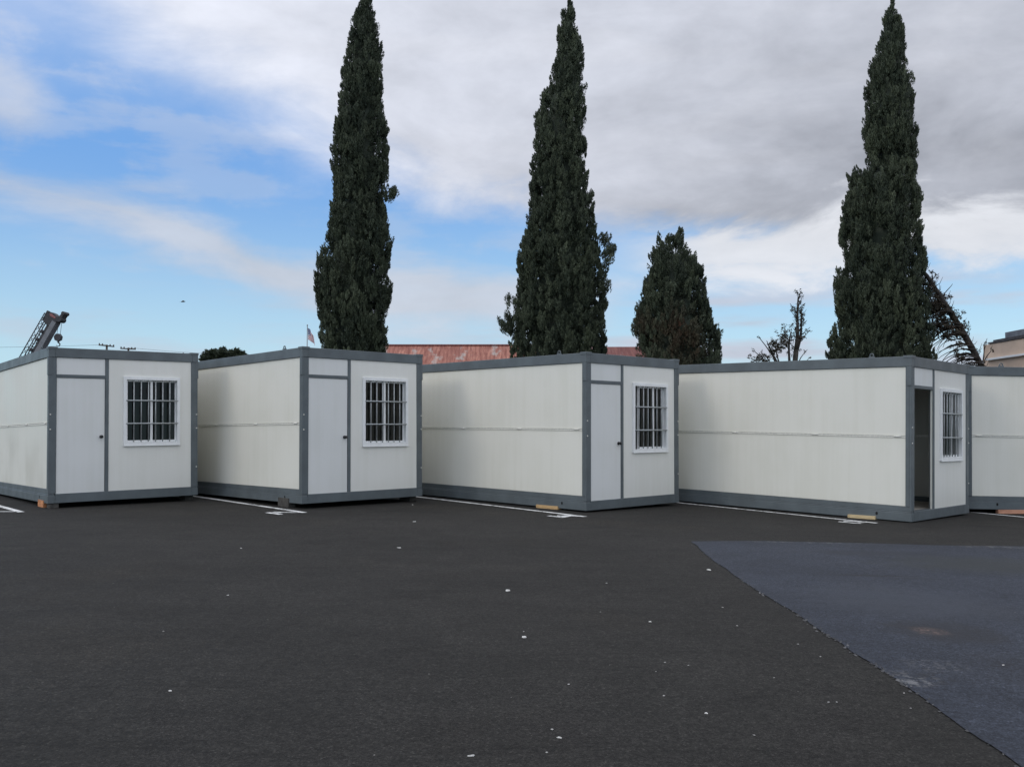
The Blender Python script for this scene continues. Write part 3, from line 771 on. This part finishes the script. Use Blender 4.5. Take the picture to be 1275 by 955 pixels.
T4 = [(19.75, 16.41, 0.03), (19.61, 16.41, 0.06), (18.88, 16.42, 0.29), (18.01, 16.38, 0.48), (17.15, 16.34, 0.63), (16.28, 16.23, 0.9), (15.42, 16.19, 0.99), (14.56, 16.18, 1.03), (13.7, 16.16, 1.13), (12.84, 16.22, 1.05), (12.3, 16.25, 1.0), (11.95, 15.82, 1.36), (11.13, 15.83, 1.46), (10.28, 15.73, 1.54), (9.43, 15.71, 1.69), (8.9, 15.9, 1.5), (8.58, 15.78, 1.66), (7.74, 15.69, 1.83), (6.89, 15.68, 1.9), (6.05, 15.76, 1.9), (5.21, 15.68, 2.0), (4.37, 15.61, 2.13)]
cypress('broad blunt-topped cypress behind the cabin with the flag, its tip out of the picture', T1, 40, 11, extras=[(-5.36, 0, 11.85, .16), (-5.5, -.3, 11.6, .2), (-5.6, -.3, 9.4, .25)])
cypress('slender tall cypress with a loose side spray, rising behind the rusty red roof', T2, 40, 23, extras=[(4.10, -.3, 9.75, .2), (4.3, -.2, 9.3, .22), (4.48, -.2, 9.12, .16), (4.15, -.4, 8.85, .3), (4.0, -.4, 8.2, .3), (4.1, -.3, 7.6, .25), (-.25, -.3, 6.1, .28), (-.3, -.4, 5.75, .25), (0.05, -.5, 6.9, .25), (4.0, -.3, 6.6, .25)])
cypress('short stout cypress with brown dead sprays, standing between two tall ones', T3, 36, 37, dead_zone=[(6.4, 5.0, 1.0, .55), (6.9, 4.5, 0.7, .5), (5.2, 5.4, .4, .4)], extras=[(5.0, -.3, 5.3, .22), (8.1, -.3, 5.0, .25), (5.9, -.4, 7.6, .2)])
t4 = cypress('tall pointed cypress with a stepped flank and a broken drooping limb, behind the open cabin', T4, 38, 41, extras=[(14.35, -.3, 8.55, .2), (14.6, -.3, 9.6, .25), (14.75, -.3, 11.6, .25), (17.3, -.3, 8.3, .2), (13.8, -.5, 4.6, .3)])

# broken limb hanging off that tree: bent spar, arching bare twigs, some browned foliage
def loc4(p): return Vector(p) - t4.location
def bez(p0, p1, p2, p3, n=9):
    P = [Vector(p) for p in (p0, p1, p2, p3)]; out = []
    for i in range(n):
        t = i / (n - 1); out.append(P[0] * (1 - t) ** 3 + P[1] * 3 * t * (1 - t) ** 2 + P[2] * 3 * t * t * (1 - t) + P[3] * t ** 3)
    return out
random.seed(77)
dl = MB(); Yl = 37.6
spine = [(16.2, 38, 9.3), (16.9, 37.8, 8.45), (17.48, 37.6, 7.68), (18.01, 37.6, 6.82), (18.44, 37.6, 6.12), (18.84, 37.6, 5.48), (19.27, 37.6, 4.70), (19.66, 37.6, 3.95), (19.95, 37.6, 3.2)]
dl.tube([loc4(p) for p in spine], [.07, .08, .085, .10, .12, .13, .13, .11, .06], 8)
def on_spine(t):
    t = t * (len(spine) - 1); i = min(int(t), len(spine) - 2); return Vector(spine[i]).lerp(Vector(spine[i + 1]), t - i)
tips = []
for k in range(64):
    t = random.uniform(.3, .98); a = on_spine(t); a.y += random.uniform(-.25, .25)
    ln = random.uniform(.7, 1.5)
    b = a + Vector((-ln * .45, random.uniform(-.3, .3), ln * random.uniform(.05, .3))); c = a + Vector((-ln * .95, random.uniform(-.4, .4), -ln * random.uniform(-.1, .25))); d = a + Vector((-ln * random.uniform(1.15, 1.45), random.uniform(-.5, .5), -ln * random.uniform(.35, .8)))
    pts = bez(a, b, c, d, 8); dl.tube([loc4(p) for p in pts], list(np.linspace(random.uniform(.022, .038), .008, 8)), 5); tips += pts[3:]
for k in range(60):
    t = random.uniform(.2, 1.0); a = on_spine(t); ln = random.uniform(.15, .55)
    d = a + Vector((ln * random.uniform(.1, .8), random.uniform(-.2, .2), ln * random.uniform(.2, 1.0))); m_ = a.lerp(d, .5) + Vector((.06, 0, -.05))
    dl.tube([loc4(p) for p in (a, m_, d)], [.016, .011, .006], 4); tips.append(d)
for (x, z, x2, z2) in ((19.75, 4.05, 19.95, 5.05), (19.8, 4.0, 20.15, 4.6), (18.1, 6.7, 18.55, 7.35), (17.7, 7.3, 17.75, 7.95)):
    pts = bez((x, Yl, z), (x + .05, Yl, z + .3), (x2 - .12, Yl, z2 - .2), (x2, Yl, z2), 7); dl.tube([loc4(p) for p in pts], list(np.linspace(.028, .01, 7)), 5); tips += pts[4:]
dl.build('dead_limb', M['deadwood'], t4)
rng = np.random.default_rng(4)
cc = []
for k in range(210):
    t = rng.uniform(.28, .66) if k < 165 else rng.uniform(.2, 1.0)
    p = on_spine(t); spread = .55 if .4 < t < .7 else .25
    cc.append((p.x - abs(rng.normal(0, spread)), p.y + rng.normal(0, .25), p.z - rng.normal(.05, .22)))
for k in range(60):   # dense browned skirt near the crown
    cc.append((rng.uniform(17.2, 18.3), 37.7 + rng.normal(0, .2), rng.uniform(5.2, 6.9)))
for p in tips[::5]: cc.append((p.x, p.y, p.z))
cc = np.array(cc); kk = len(cc)
C, A, B, T = tufts(rng, cc, np.array([[.3, 0, -.6]]) + rng.normal(0, .6, (kk, 3)), rng.uniform(.2, .45, kk), rng.uniform(.05, .12, kk), 26, .055, np.clip(rng.normal(.35, .25, kk), 0, 1), np.clip(rng.normal(.3, .2, kk), 0, 1))
add('dead_foliage', quads_mesh('dead_foliage', C - np.array(t4.location), A, B, T, M['olive']), t4)

# nearly bare young tree between the short cypress and the tall one
root = empty('bare_tree', (10.05, 32, gz(10.05))); tag(root, 'thin nearly bare tree with twin stems and a few dry leaves, behind the open cabin', 'tree')
bt = MB(); o_ = root.location
def lb_(p): return Vector(p) - o_
tips = []
def limb(p0, p1, p2, p3, r0, r1, n=9):
    pts = bez(p0, p1, p2, p3, n); bt.tube([lb_(p) for p in pts], list(np.linspace(r0, r1, n)), 6); return pts
Yd = 32
st1 = limb((10.0, Yd, -.25), (9.95, Yd, 1.6), (10.0, Yd, 2.8), (10.15, Yd, 4.1), .13, .09)
st2 = limb((10.15, Yd, 4.1), (10.25, Yd, 4.7), (10.18, Yd, 5.2), (10.24, Yd, 5.95), .085, .02)
st3 = limb((10.12, Yd + .05, 3.9), (10.42, Yd, 4.6), (10.32, Yd, 5.0), (10.36, Yd, 5.45), .06, .018)
st4 = limb((10.0, Yd, 2.6), (9.9, Yd - .1, 3.4), (9.8, Yd, 4.2), (9.98, Yd, 4.75), .07, .02)
for (e, s) in (((8.86, 4.55), 3.0), ((9.12, 4.42), 3.1), ((8.62, 4.05), 3.2), ((8.98, 3.95), 3.3), ((9.45, 4.35), 3.2), ((8.55, 3.75), 3.1), ((9.3, 4.1), 2.9)):
    tips += limb((9.98, Yd, s - .5), (9.75, Yd - .1, s), (9.4, Yd, e[1] - .7), (e[0], Yd + random.uniform(-.2, .2), e[1]), .05, .012)[4:]
for (x, z) in ((10.55, 4.1), (10.62, 3.8), (10.66, 4.9), (10.62, 4.75), (10.55, 5.15), (9.97, 5.5), (9.95, 5.75), (10.4, 6.0), (10.3, 6.1)):
    tips += limb((10.22, Yd, z - .55), (10.25, Yd, z - .3), ((x + 10.22) / 2, Yd, z - .2), (x, Yd, z), .022, .008, 6)[3:]
for k in range(60):
    s = random.choice([st2, st3, st2, st4]); a = random.choice(s); d = a + Vector((random.uniform(-.22, .22), random.uniform(-.2, .2), random.uniform(.05, .3)))
    bt.tube([lb_(a), lb_(a.lerp(d, .5) + Vector((0, 0, -.02))), lb_(d)], [.012, .009, .005], 4); tips.append(d)
bt.build('branches', M['deadwood'], root)
rng = np.random.default_rng(8)
cc = [(p.x, p.y, p.z) for p in tips[::2]]
for k in range(70): cc.append((rng.normal(9.72, .14), Yd + rng.normal(0, .15), rng.normal(4.42, .22)))
for k in range(40): cc.append((rng.normal(9.45, .14), Yd + rng.normal(0, .1), rng.normal(4.15, .12)))
for k in range(45):
    p = random.choice(st2[2:] + st3[2:]); cc.append((p.x + rng.normal(0, .06), p.y + rng.normal(0, .06), p.z + rng.normal(0, .1)))
for k in range(40): cc.append((rng.normal(8.85, .2), Yd + rng.normal(0, .15), rng.normal(3.75, .12)))
cc = np.array(cc); kk = len(cc)
C, A, B, T = tufts(rng, cc, np.array([[0, 0, .6]]) + rng.normal(0, .6, (kk, 3)), rng.uniform(.1, .24, kk), rng.uniform(.03, .07, kk), 12, .045, np.clip(rng.normal(.2, .2, kk), 0, 1), np.clip(rng.normal(.3, .2, kk), 0, 1))
add('dry_leaves', quads_mesh('dry_leaves', C - np.array(o_), A, B, T, M['olive']), root)

# small round trees far off, left of the flag
M['far_leaf'] = leaf_mat('far_leaf', (0.030, 0.042, 0.026), (0.07, 0.085, 0.05), (.1, .06, .04))
def round_tree(label, x, Y, top, r, seed):
    rng = np.random.default_rng(seed); g0 = gz(x)
    root = empty('broadleaf_tree', (x, Y, g0)); tag(root, label, 'tree', 'distant tree tops over the roof line')
    k = 150; d = unit(rng.normal(0, 1, (k, 3))); rr = r * rng.uniform(.55, 1.0, k)
    cen = d * rr[:, None] * np.array([1, 1, .8]) + np.array([0, 0, top - g0 - r * .75])
    C, A, B, T = tufts(rng, cen, d + rng.normal(0, .4, (k, 3)), rng.uniform(.35, .6, k), rng.uniform(.18, .32, k), 60, .12, np.zeros(k), np.clip(rng.normal(.35, .2, k), 0, 1))
    add('crown', quads_mesh('crown', C, A, B, T, M['far_leaf']), root)
    tk = MB(); tk.tube([(0, 0, -.2), (.05, 0, 2.5), (0, 0, top - r)], [.2, .15, .07], 8); tk.build('trunk', M['bark'], root)
round_tree('small far tree whose crown peeps over the roof nearest the crane cabin', -26.75, 80, 8.15, 1.0, 1)
round_tree('round far tree top peeping between two others over the roof', -25.75, 80, 8.25, 1.05, 2)
round_tree('low far tree top peeping over the roof on the flag side', -24.6, 80, 8.10, 1.0, 3)

# ------------------------------------------------------------------ rusty roofed warehouse
def rust_mat(name, dark):
    m = bpy.data.materials.new(name); m.use_nodes = True
    t = NT(m.node_tree); p = t.n['Principled BSDF']
    tc = t.node('ShaderNodeTexCoord').outputs['Object']
    v = t.vmul(tc, (1.0, 0.45, 0.45))
    n1 = t.noise(v, 0.55, 6, 0.65); n2 = t.noise(t.vmul(tc, (4.0, .5, .5)), 1.2, 5, 0.7); n3 = t.noise(tc, 4.0, 5, .7)
    br = t.node('ShaderNodeTexVoronoi'); t.l.new(t.vmul(tc, (1.15, .30, .0)), br.inputs['Vector']); br.inputs['Scale'].default_value = 1.0
    sc = t.node('ShaderNodeSeparateColor'); t.l.new(br.outputs['Color'], sc.inputs[0])
    a = t.mix(t.mr(n2, .35, .68), (0.20, 0.062, 0.042), (0.43, 0.19, 0.135))
    a = t.mix(t.mr(sc.outputs[0], .55, 1.0, 0, .55), a, (0.22, 0.075, 0.055))
    a = t.mix(t.mr(n1, .54, .62, 0, .9), a, (0.36, 0.31, 0.28))
    a = t.mix(t.mr(n3, .60, .72, 0, .6), a, (0.10, 0.045, 0.035))
    if dark: a = t.mix(.72, a, (0.10, 0.028, 0.03))
    t.l.new(a, p.inputs['Base Color']); p.inputs['Roughness'].default_value = .8
    s = t.node('ShaderNodeSeparateXYZ'); t.l.new(tc, s.inputs[0])
    bn = t.node('ShaderNodeBump'); bn.inputs['Strength'].default_value = .5; bn.inputs['Distance'].default_value = .05
    t.l.new(t.m('SINE', t.m('MULTIPLY', s.outputs[0], 21.0)), bn.inputs['Height']); t.l.new(bn.outputs[0], p.inputs['Normal'])
    return m
M['rust'] = rust_mat('rusty_iron_roof', False); M['rust2'] = rust_mat('maroon_iron_roof', True)
M['oldwall'] = mat('weathered_wall', (0.24, 0.16, 0.12), .85, var=.2, vscale=1.5)
M['beige'] = mat('beige_stucco', (0.66, 0.50, 0.38), .85, var=.06, vscale=1.2, bump=.2, bscale=30)
M['darktrim'] = mat('dark_roof_trim', (0.055, 0.05, 0.052), .7, var=.3, vscale=3)
M['greytrim'] = mat('grey_roof_trim', (0.15, 0.16, 0.18), .6, var=.2, vscale=3)
wh = empty('warehouse', (0, 70, 0)); tag(wh, 'long old warehouse with a rusty red iron roof behind the middle cabin', 'building')
def slope(b, x0, x1, ridge, eave, y0, yr, y1, th=.08):
    b.raw([(x0, y0, eave), (x1, y0, eave), (x1, yr, ridge), (x0, yr, ridge), (x0, y1, eave), (x1, y1, eave)] +
          [(x0, y0, eave - th), (x1, y0, eave - th), (x1, yr, ridge - th), (x0, yr, ridge - th), (x0, y1, eave - th), (x1, y1, eave - th)],
          [(0, 1, 2, 3), (3, 2, 5, 4), (7, 6, 9, 8), (8, 9, 10, 11), (0, 6, 7, 1), (4, 5, 11, 10), (0, 3, 9, 6), (3, 4, 10, 9), (1, 7, 8, 2), (2, 8, 11, 5)])
rb = MB(); slope(rb, -12.0, 3.6, 7.68, 3.6, -7.5, 0, 7.5); rb.build('roof', M['rust'], wh)
rc = MB(); rc.tube([(-12.0, 0, 7.70), (3.6, 0, 7.70)], .10, 8); rc.build('ridge_cap', M['rust2'], wh)
rb = MB(); slope(rb, 3.65, 11.5, 7.60, 3.5, -7.8, 0, 7.8); r2 = rb.build('roof', M['rust2'], wh); r2['label'] = 'maroon roof section at the far end'
wb = MB(); wb.box(-11.6, 11.2, -7.0, 7.0, -.5, 3.52); wb.build('wall', M['oldwall'], wh)
gb = MB()
for x0 in (-11.6, 11.0): gb.prism([(-6.9, 3.53), (6.9, 3.53), (0, 7.3)], 0, .2)
gw = MB()
for x0 in (-11.6, 11.0):
    gw.raw([(x, y, z) for x in (x0, x0 + .2) for y, z in ((-6.9, 3.525), (6.9, 3.525), (0, 7.28))], [(0, 1, 2), (5, 4, 3), (0, 3, 4, 1), (1, 4, 5, 2), (2, 5, 3, 0)])
gw.build('gable', M['oldwall'], wh)

# beige flat-roofed building, right edge
bb = empty('beige_building', (23.66, 45, gz(14))); tag(bb, 'beige flat roofed building with dark roof edging at the right picture edge', 'building')
zb = gz(14)
b = MB(); b.box(0, 16, -22, 0, -.2, 5.44 - zb); b.build('wall', M['beige'], bb, bevel=.03)
b = MB(); b.box(-.05, 1.0, -22, -.55, 5.445 - zb, 5.52 - zb); b.box(-.03, 1.0, -22, -1.0, 5.52 - zb, 5.60 - zb); b.build('roof_edging', M['darktrim'], bb, bevel=.01)
b = MB(); b.box(.15, 6, -20, -1.75, 5.605 - zb, 5.90 - zb); b.build('roof_curb', M['greytrim'], bb, bevel=.02)
b = MB(); b.box(-.16, -.002, -22, -.5, 4.62 - zb, 4.72 - zb); b.build('ledge', M['upvc'], bb, bevel=.01)

# ------------------------------------------------------------------ crane with stowed lattice jib
M['crane_grey'] = mat('crane_grey_paint', (0.16, 0.17, 0.185), .5, var=.15, vscale=2)
M['crane_dark'] = mat('crane_dark_steel', (0.035, 0.036, 0.042), .6, var=.25, vscale=4)
M['crane_red'] = mat('faded_red_plate', (0.26, 0.10, 0.10), .6, var=.2, vscale=5)
M['tyre'] = mat('tyre_rubber', (0.02, 0.02, 0.02), .85)
gx = gz(-14)
cr = empty('mobile_crane', (-34.5, 60, gx)); tag(cr, 'mobile crane with grey boom, lattice jib and hook block rising behind the first cabin', 'crane')
oc = Vector((-34.5, 60, gx))
def lc(x, z, y=0.0): return Vector((x, 60 + y, z)) - oc
u = Vector((0.48, 0, 0.877)).normalized(); nrm = Vector((-u.z, 0, u.x))   # along / square to the boom, to its left
def at(s, t, y=0.0):
    p = Vector((-30.46, 60, 8.20)) + u * s + nrm * t; p.y += y; return p - oc
def obox(b, s0, s1, t0, t1, y0, y1):
    b.raw([at(s, t, y) for s, t, y in ((s0,t0,y0),(s1,t0,y0),(s1,t1,y0),(s0,t1,y0),(s0,t0,y1),(s1,t0,y1),(s1,t1,y1),(s0,t1,y1))],
          [(0,3,2,1),(4,5,6,7),(0,1,5,4),(1,2,6,5),(2,3,7,6),(3,0,4,7)])
b = MB(); obox(b, -6.6, .1, 0, .32, -.32, .32); obox(b, -6.6, -3.4, -.05, .38, -.40, .40); b.build('boom', M['crane_grey'], cr, bevel=.03)
b = MB()
obox(b, -5.5, -.1, .33, .54, -.2, .2)
for s in (-.9, -1.5, -2.3): obox(b, s - .10, s + .1, .52, .72, -.25, .25)
b.build('boom_gear', M['crane_dark'], cr, bevel=.02)
j = MB()
ch = [(.64, -.24), (.64, .24), (1.03, -.24), (1.03, .24)]
for (t_, y_) in ch: j.tube([at(-6.0, t_, y_), at(.30, t_, y_)], .034, 6)
for k in range(14):
    s0 = -6.0 + k * .45; s1 = s0 + .45
    for y_ in (-.24, .24):
        j.tube([at(s0, .64 if k % 2 else 1.03, y_), at(s1, 1.03 if k % 2 else .64, y_)], .020, 5)
    for t_ in (.64, 1.03): j.tube([at(s0, t_, -.24 if k % 2 else .24), at(s1, t_, .24 if k % 2 else -.24)], .016, 5)
obox(j, -.25, .30, .60, 1.06, -.06, .06); obox(j, .2, .50, .90, 1.05, -.1, .1)
j.build('lattice_jib', M['crane_dark'], cr)
hd = MB()
def poly(b, pts, y0, y1): b.prism([(lc(x, z).x, lc(x, z).z) for x, z in pts], y0, y1)
poly(hd, [(-31.28, 8.35), (-31.10, 8.80), (-30.84, 9.02), (-30.62, 8.93), (-30.40, 8.70), (-30.25, 8.72), (-30.05, 8.95), (-29.93, 9.0), (-29.88, 8.86), (-30.02, 8.66), (-30.14, 8.42), (-30.36, 8.38), (-30.55, 8.10), (-30.85, 8.0)], -.3, .3)
hd.tube([lc(-29.97, 8.92, -.34), lc(-29.97, 8.92, .34)], .13, 12); hd.tube([lc(-30.25, 8.52, -.36), lc(-30.25, 8.52, .36)], .20, 14)
hd.build('boom_head', M['crane_dark'], cr, bevel=.02)
rp = MB(); poly(rp, [(-30.86, 8.90), (-30.70, 8.88), (-30.42, 8.64), (-30.50, 8.56), (-30.82, 8.74)], -.33, -.305); rp.build('head_plate', M['crane_red'], cr)
hb_ = MB()
n = 7; hb_.prism([(lc(-30.40, 0).x + .25 * math.cos(2 * math.pi * k / n + .25), lc(0, 7.33).z + .27 * math.sin(2 * math.pi * k / n + .25)) for k in range(n)], -.14, .14)
hb_.tube([lc(-30.40, 7.10), lc(-30.40, 6.98)], .06, 8)
hb_.tube([lc(-30.40 + .12 * math.cos(q), 6.86 + .12 * math.sin(q)) for q in np.linspace(math.pi / 2, -math.pi * .9, 12)], list(np.linspace(.05, .02, 12)), 7)
hk = hb_.build('hook_block', M['crane_dark'], cr, bevel=.015)
cb2 = MB()
for x_, y_ in ((-.07, -.05), (.10, .05)): cb2.tube([lc(-30.30 + x_, 8.45, y_), lc(-30.40 + x_, 7.5, y_)], .014, 5)
cb2.build('hoist_rope', M['crane_dark'], cr)
# carrier hidden behind the cabins
b = MB(); b.box(-4.2, 4.4, -1.25, 1.25, .75, 1.35); b.box(-2.2, 1.6, -1.1, 1.1, 1.36, 2.0); b.box(-1.7, -.6, -.5, .5, 2.0, 3.1); b.build('carrier', M['crane_grey'], cr, bevel=.05)
b = MB(); b.box(2.6, 4.3, -1.2, .2, 1.36, 2.75); b.build('cab', M['upvc'], cr, bevel=.08)
for x_ in (-3.2, -2.0, 2.2, 3.5):
    for y_ in (-1.0, 1.0):
        b = MB(); b.tube([(x_, y_ - .22, .56), (x_, y_ + .22, .56)], .56, 20); b.build('wheel', M['tyre'], cr, bevel=.05)

# ------------------------------------------------------------------ utility poles and wires
M['pole'] = mat('weathered_pole', (0.075, 0.062, 0.052), .9, var=.2, vscale=3)
M['wire'] = mat('grey_wire', (0.12, 0.12, 0.125), .6)
M['insul'] = mat('dark_insulator', (0.05, 0.045, 0.045), .4)
def upole(label, x, Y, z, tilt):
    r_ = empty('utility_pole', (x, Y, gx)); tag(r_, label, 'pole', 'utility poles far behind the first cabin')
    b = MB(); b.tube([(0, 0, -.3), (0, 0, z - gx + .02)], [.17, .12], 10); b.build('pole', M['pole'], r_)
    b = MB(); c_, s_ = math.cos(R(tilt)), math.sin(R(tilt))
    b.tube([(-.95 * c_, -.1, z - gx + .95 * s_ - .12), (.95 * c_, -.1, z - gx - .95 * s_ - .12)], .085, 6)
    b.build('crossarm', M['pole'], r_)
    for q in (-.88, -.5, .45, .88):
        b = MB(); b.tube([(q * c_, -.1, z - gx - q * s_ - .10), (q * c_, -.1, z - gx - q * s_ + .03), (q * c_, -.1, z - gx - q * s_ + .12)], [.05, .09, .05], 8); b.build('insulator', M['insul'], r_)
upole('nearer utility pole top with a crossarm just over the first cabin roof', -49.75, 110, 11.42, 6)
upole('farther lower utility pole top with a crossarm, right of the nearer one', -47.95, 112, 11.22, 3)
def wire(label, a, b, sag):
    mb = MB(); A, B = Vector(a), Vector(b)
    mb.tube([A.lerp(B, t) - Vector((0, 0, sag * 4 * t * (1 - t))) for t in np.linspace(0, 1, 24)], .016, 4)
    tag(mb.build('power_line', M['wire']), label, 'wire', 'power lines strung from the far poles')
wire('thin power line running off to the left from the far poles', (-49.8, 109.9, 11.45), (-95, 112, 11.9), .5)
wire('thin power line sagging from the far poles towards the flag', (-47.9, 111.9, 11.25), (-14, 118, 11.0), .7)

# ------------------------------------------------------------------ flagpole and flag
M['alu'] = mat('flagpole_aluminium', (0.22, 0.22, 0.23), .4, .5)
M['flag_red'] = mat('flag_red_cloth', (0.38, 0.05, 0.06), .85, var=.1)
M['flag_white'] = mat('flag_white_cloth', (0.72, 0.72, 0.74), .85, var=.06)
M['flag_blue'] = mat('flag_blue_cloth', (0.03, 0.045, 0.16), .85, var=.1)
gf = gz(-13.7)
fp = empty('flagpole', (-13.72, 60, gf)); tag(fp, 'thin grey flagpole beside the broad cypress', 'flagpole')
b = MB(); b.tube([(0, 0, -.1), (0, 0, 8.10 - gf)], [.06, .026], 10); b.build('shaft', M['alu'], fp)
b = MB(); b.tube([(0, 0, 8.10 - gf), (0, 0, 8.13 - gf), (0, 0, 8.17 - gf), (0, 0, 8.21 - gf)], [.02, .045, .045, .01], 10); b.build('finial', M['alu'], fp)
# cloth hanging slack: hoist along the pole, fly end drooping
fm = MB(); NU, NV = 34, 26
def cloth(u_, v_):      # u along the fly 0..1, v down the hoist 0..1
    x = .03 + .50 * (1 - math.exp(-1.5 * u_)) / (1 - math.exp(-1.5)) * (.72 + .28 * v_)
    z = 7.97 - .78 * v_ * (1 - .22 * u_) - .62 * u_ ** 1.15
    y = .07 * math.sin(7.5 * u_ + 2.2 * v_) * (.25 + u_) + .03 * math.sin(15 * u_ - 3 * v_) * u_
    return (-13.72 + x + .03 * math.sin(9 * u_ + 1.5 * v_), 60 + y, z)
vv = [cloth(i / NU, k / NV) for k in range(NV + 1) for i in range(NU + 1)]
ff_ = [(k * (NU + 1) + i, k * (NU + 1) + i + 1, (k + 1) * (NU + 1) + i + 1, (k + 1) * (NU + 1) + i) for k in range(NV) for i in range(NU)]
b0 = len(fm.v); fm.v += vv
for k in range(NV):
    for i in range(NU):
        stripe_i = k * 13 // NV; canton = k < 14 and i < 14
        mi = 2 if canton else (0 if stripe_i % 2 == 0 else 1)
        if canton and 0 < k < 13 and 0 < i < 13 and k % 2 == 1 and (i % 2 == 1): mi = 1
        fm.f.append(ff_[k * NU + i]); fm.mi.append(mi); fm.sm.append(True)
fo = fm.build('flag', [M['flag_red'], M['flag_white'], M['flag_blue']])
sol = fo.modifiers.new('cloth', 'SOLIDIFY'); sol.thickness = .004
tag(fo, 'small red, white and blue striped flag hanging slack from the thin pole', 'flag')

# ------------------------------------------------------------------ bird
M['feather'] = mat('dark_feather', (0.06, 0.055, 0.05), .8, var=.2, vscale=20)
bd = MB()
bd.tube([(-.24, 0, 0), (-.15, 0, .01), (0, 0, .02), (.13, 0, .02), (.20, 0, .03), (.26, 0, .02)], [.02, .045, .07, .055, .045, .008], 10)
for s in (-1, 1):
    bd.raw([(.10, s * .04, .04), (-.08, s * .04, .04), (-.10, s * .28, .12), (-.06, s * .52, .06), (.0, s * .50, .06), (.10, s * .27, .13),
            (.10, s * .04, .05), (-.08, s * .04, .05), (-.10, s * .28, .13), (-.06, s * .52, .066), (.0, s * .50, .066), (.10, s * .27, .14)],
           [(0, 1, 2, 5), (5, 2, 3, 4), (6, 11, 8, 7), (11, 10, 9, 8), (0, 6, 7, 1), (1, 7, 8, 2), (2, 8, 9, 3), (3, 9, 10, 4), (4, 10, 11, 5), (5, 11, 6, 0)])
bd.raw([(-.22, -.03, 0), (-.22, .03, 0), (-.36, .06, -.01), (-.36, -.06, -.01), (-.22, -.03, .012), (-.22, .03, .012), (-.36, .06, .0), (-.36, -.06, .0)], [(0, 1, 2, 3), (7, 6, 5, 4), (0, 4, 5, 1), (1, 5, 6, 2), (2, 6, 7, 3), (3, 7, 4, 0)])
bo = bd.build('bird', M['feather'], None, (-22.08, 60, 9.73)); bo.rotation_euler = (R(10), R(-5), R(15)); bo.scale = (.6, .6, .6)
tag(bo, 'small dark bird flying in the blue sky above the cabins', 'bird')

# ------------------------------------------------------------------ scraps lying on the asphalt
SC = [(-1.236, 9.892, .045, 'pale flat scrap on the asphalt in front of the cabin below the flag'), (-0.033, 7.383, .050, 'long pale scrap on the open asphalt, farther of the two large ones'), (0.078, 5.764, .040, 'bright white scrap in the middle of the asphalt, nearer of the two large ones'),
      (0.076, 5.93, .014, None), (0.642, 6.584, .016, None), (0.954, 6.275, .022, None), (0.874, 5.196, .016, None), (0.295, 4.732, .016, None), (0.177, 4.029, .016, None),
      (0.203, 3.924, .022, None), (0.143, 3.748, .014, None), (-0.165, 3.698, .028, 'white splinter nearest the bottom edge of the picture'), (-1.361, 12.598, .05, None), (-1.683, 15.30, .04, None),
      (0.812, 7.8, .02, None), (0.997, 5.143, .013, None), (0.759, 4.554, .016, None), (0.79, 4.999, .011, None), (1.872, 8.614, .055, 'pale flat scrap beside the far end of the blue grey strip'), (1.534, 6.187, .018, None),
      (0.911, 4.283, .022, None), (1.6, 4.489, .012, None), (1.558, 4.487, .014, None), (2.005, 4.661, .014, None), (1.928, 4.409, .012, None), (1.414, 4.909, .014, None), (1.789, 5.688, .016, None),
      (1.825, 5.381, .016, None), (2.827, 5.237, .022, None), (1.059, 3.991, .014, None), (1.583, 6.82, .018, None), (-1.704, 4.542, .022, None), (-2.924, 9.76, .03, None), (-2.217, 7.072, .022, None), (-2.238, 5.833, .014, None)]
random.seed(3)
for (x, y, s, lab) in SC:
    b = MB(); n = random.choice((5, 6, 7)); a0 = random.uniform(0, 6.28); el_ = random.uniform(.45, .8)
    pts = [(s * .6 * math.cos(a0 + 2 * math.pi * k / n) * random.uniform(.65, 1.1), s * .6 * el_ * math.sin(a0 + 2 * math.pi * k / n) * random.uniform(.65, 1.1)) for k in range(n)]
    s *= .70 if lab else .70; h = s * .22
    b.raw([(px, py, 0) for px, py in pts] + [(px * .8, py * .8, h * random.uniform(.5, 1.2)) for px, py in pts],
          [tuple(range(n))[::-1], tuple(range(n, 2 * n))] + [(k, (k + 1) % n, (k + 1) % n + n, k + n) for k in range(n)])
    on_patch = x > 2.1 and y < 10.9
    o = b.build('debris_scrap', M['scrap'] if lab or s > .0145 else M['crumb'], None, (x, y, gz(x) + (.006 if on_patch else .001))); o.rotation_euler = (0, 0, random.uniform(0, 6.28))
    tag(o, lab or 'tiny pale crumb of debris lying on the asphalt', 'debris', 'pale scraps scattered on the asphalt' if lab else 'tiny pale crumbs on the asphalt')
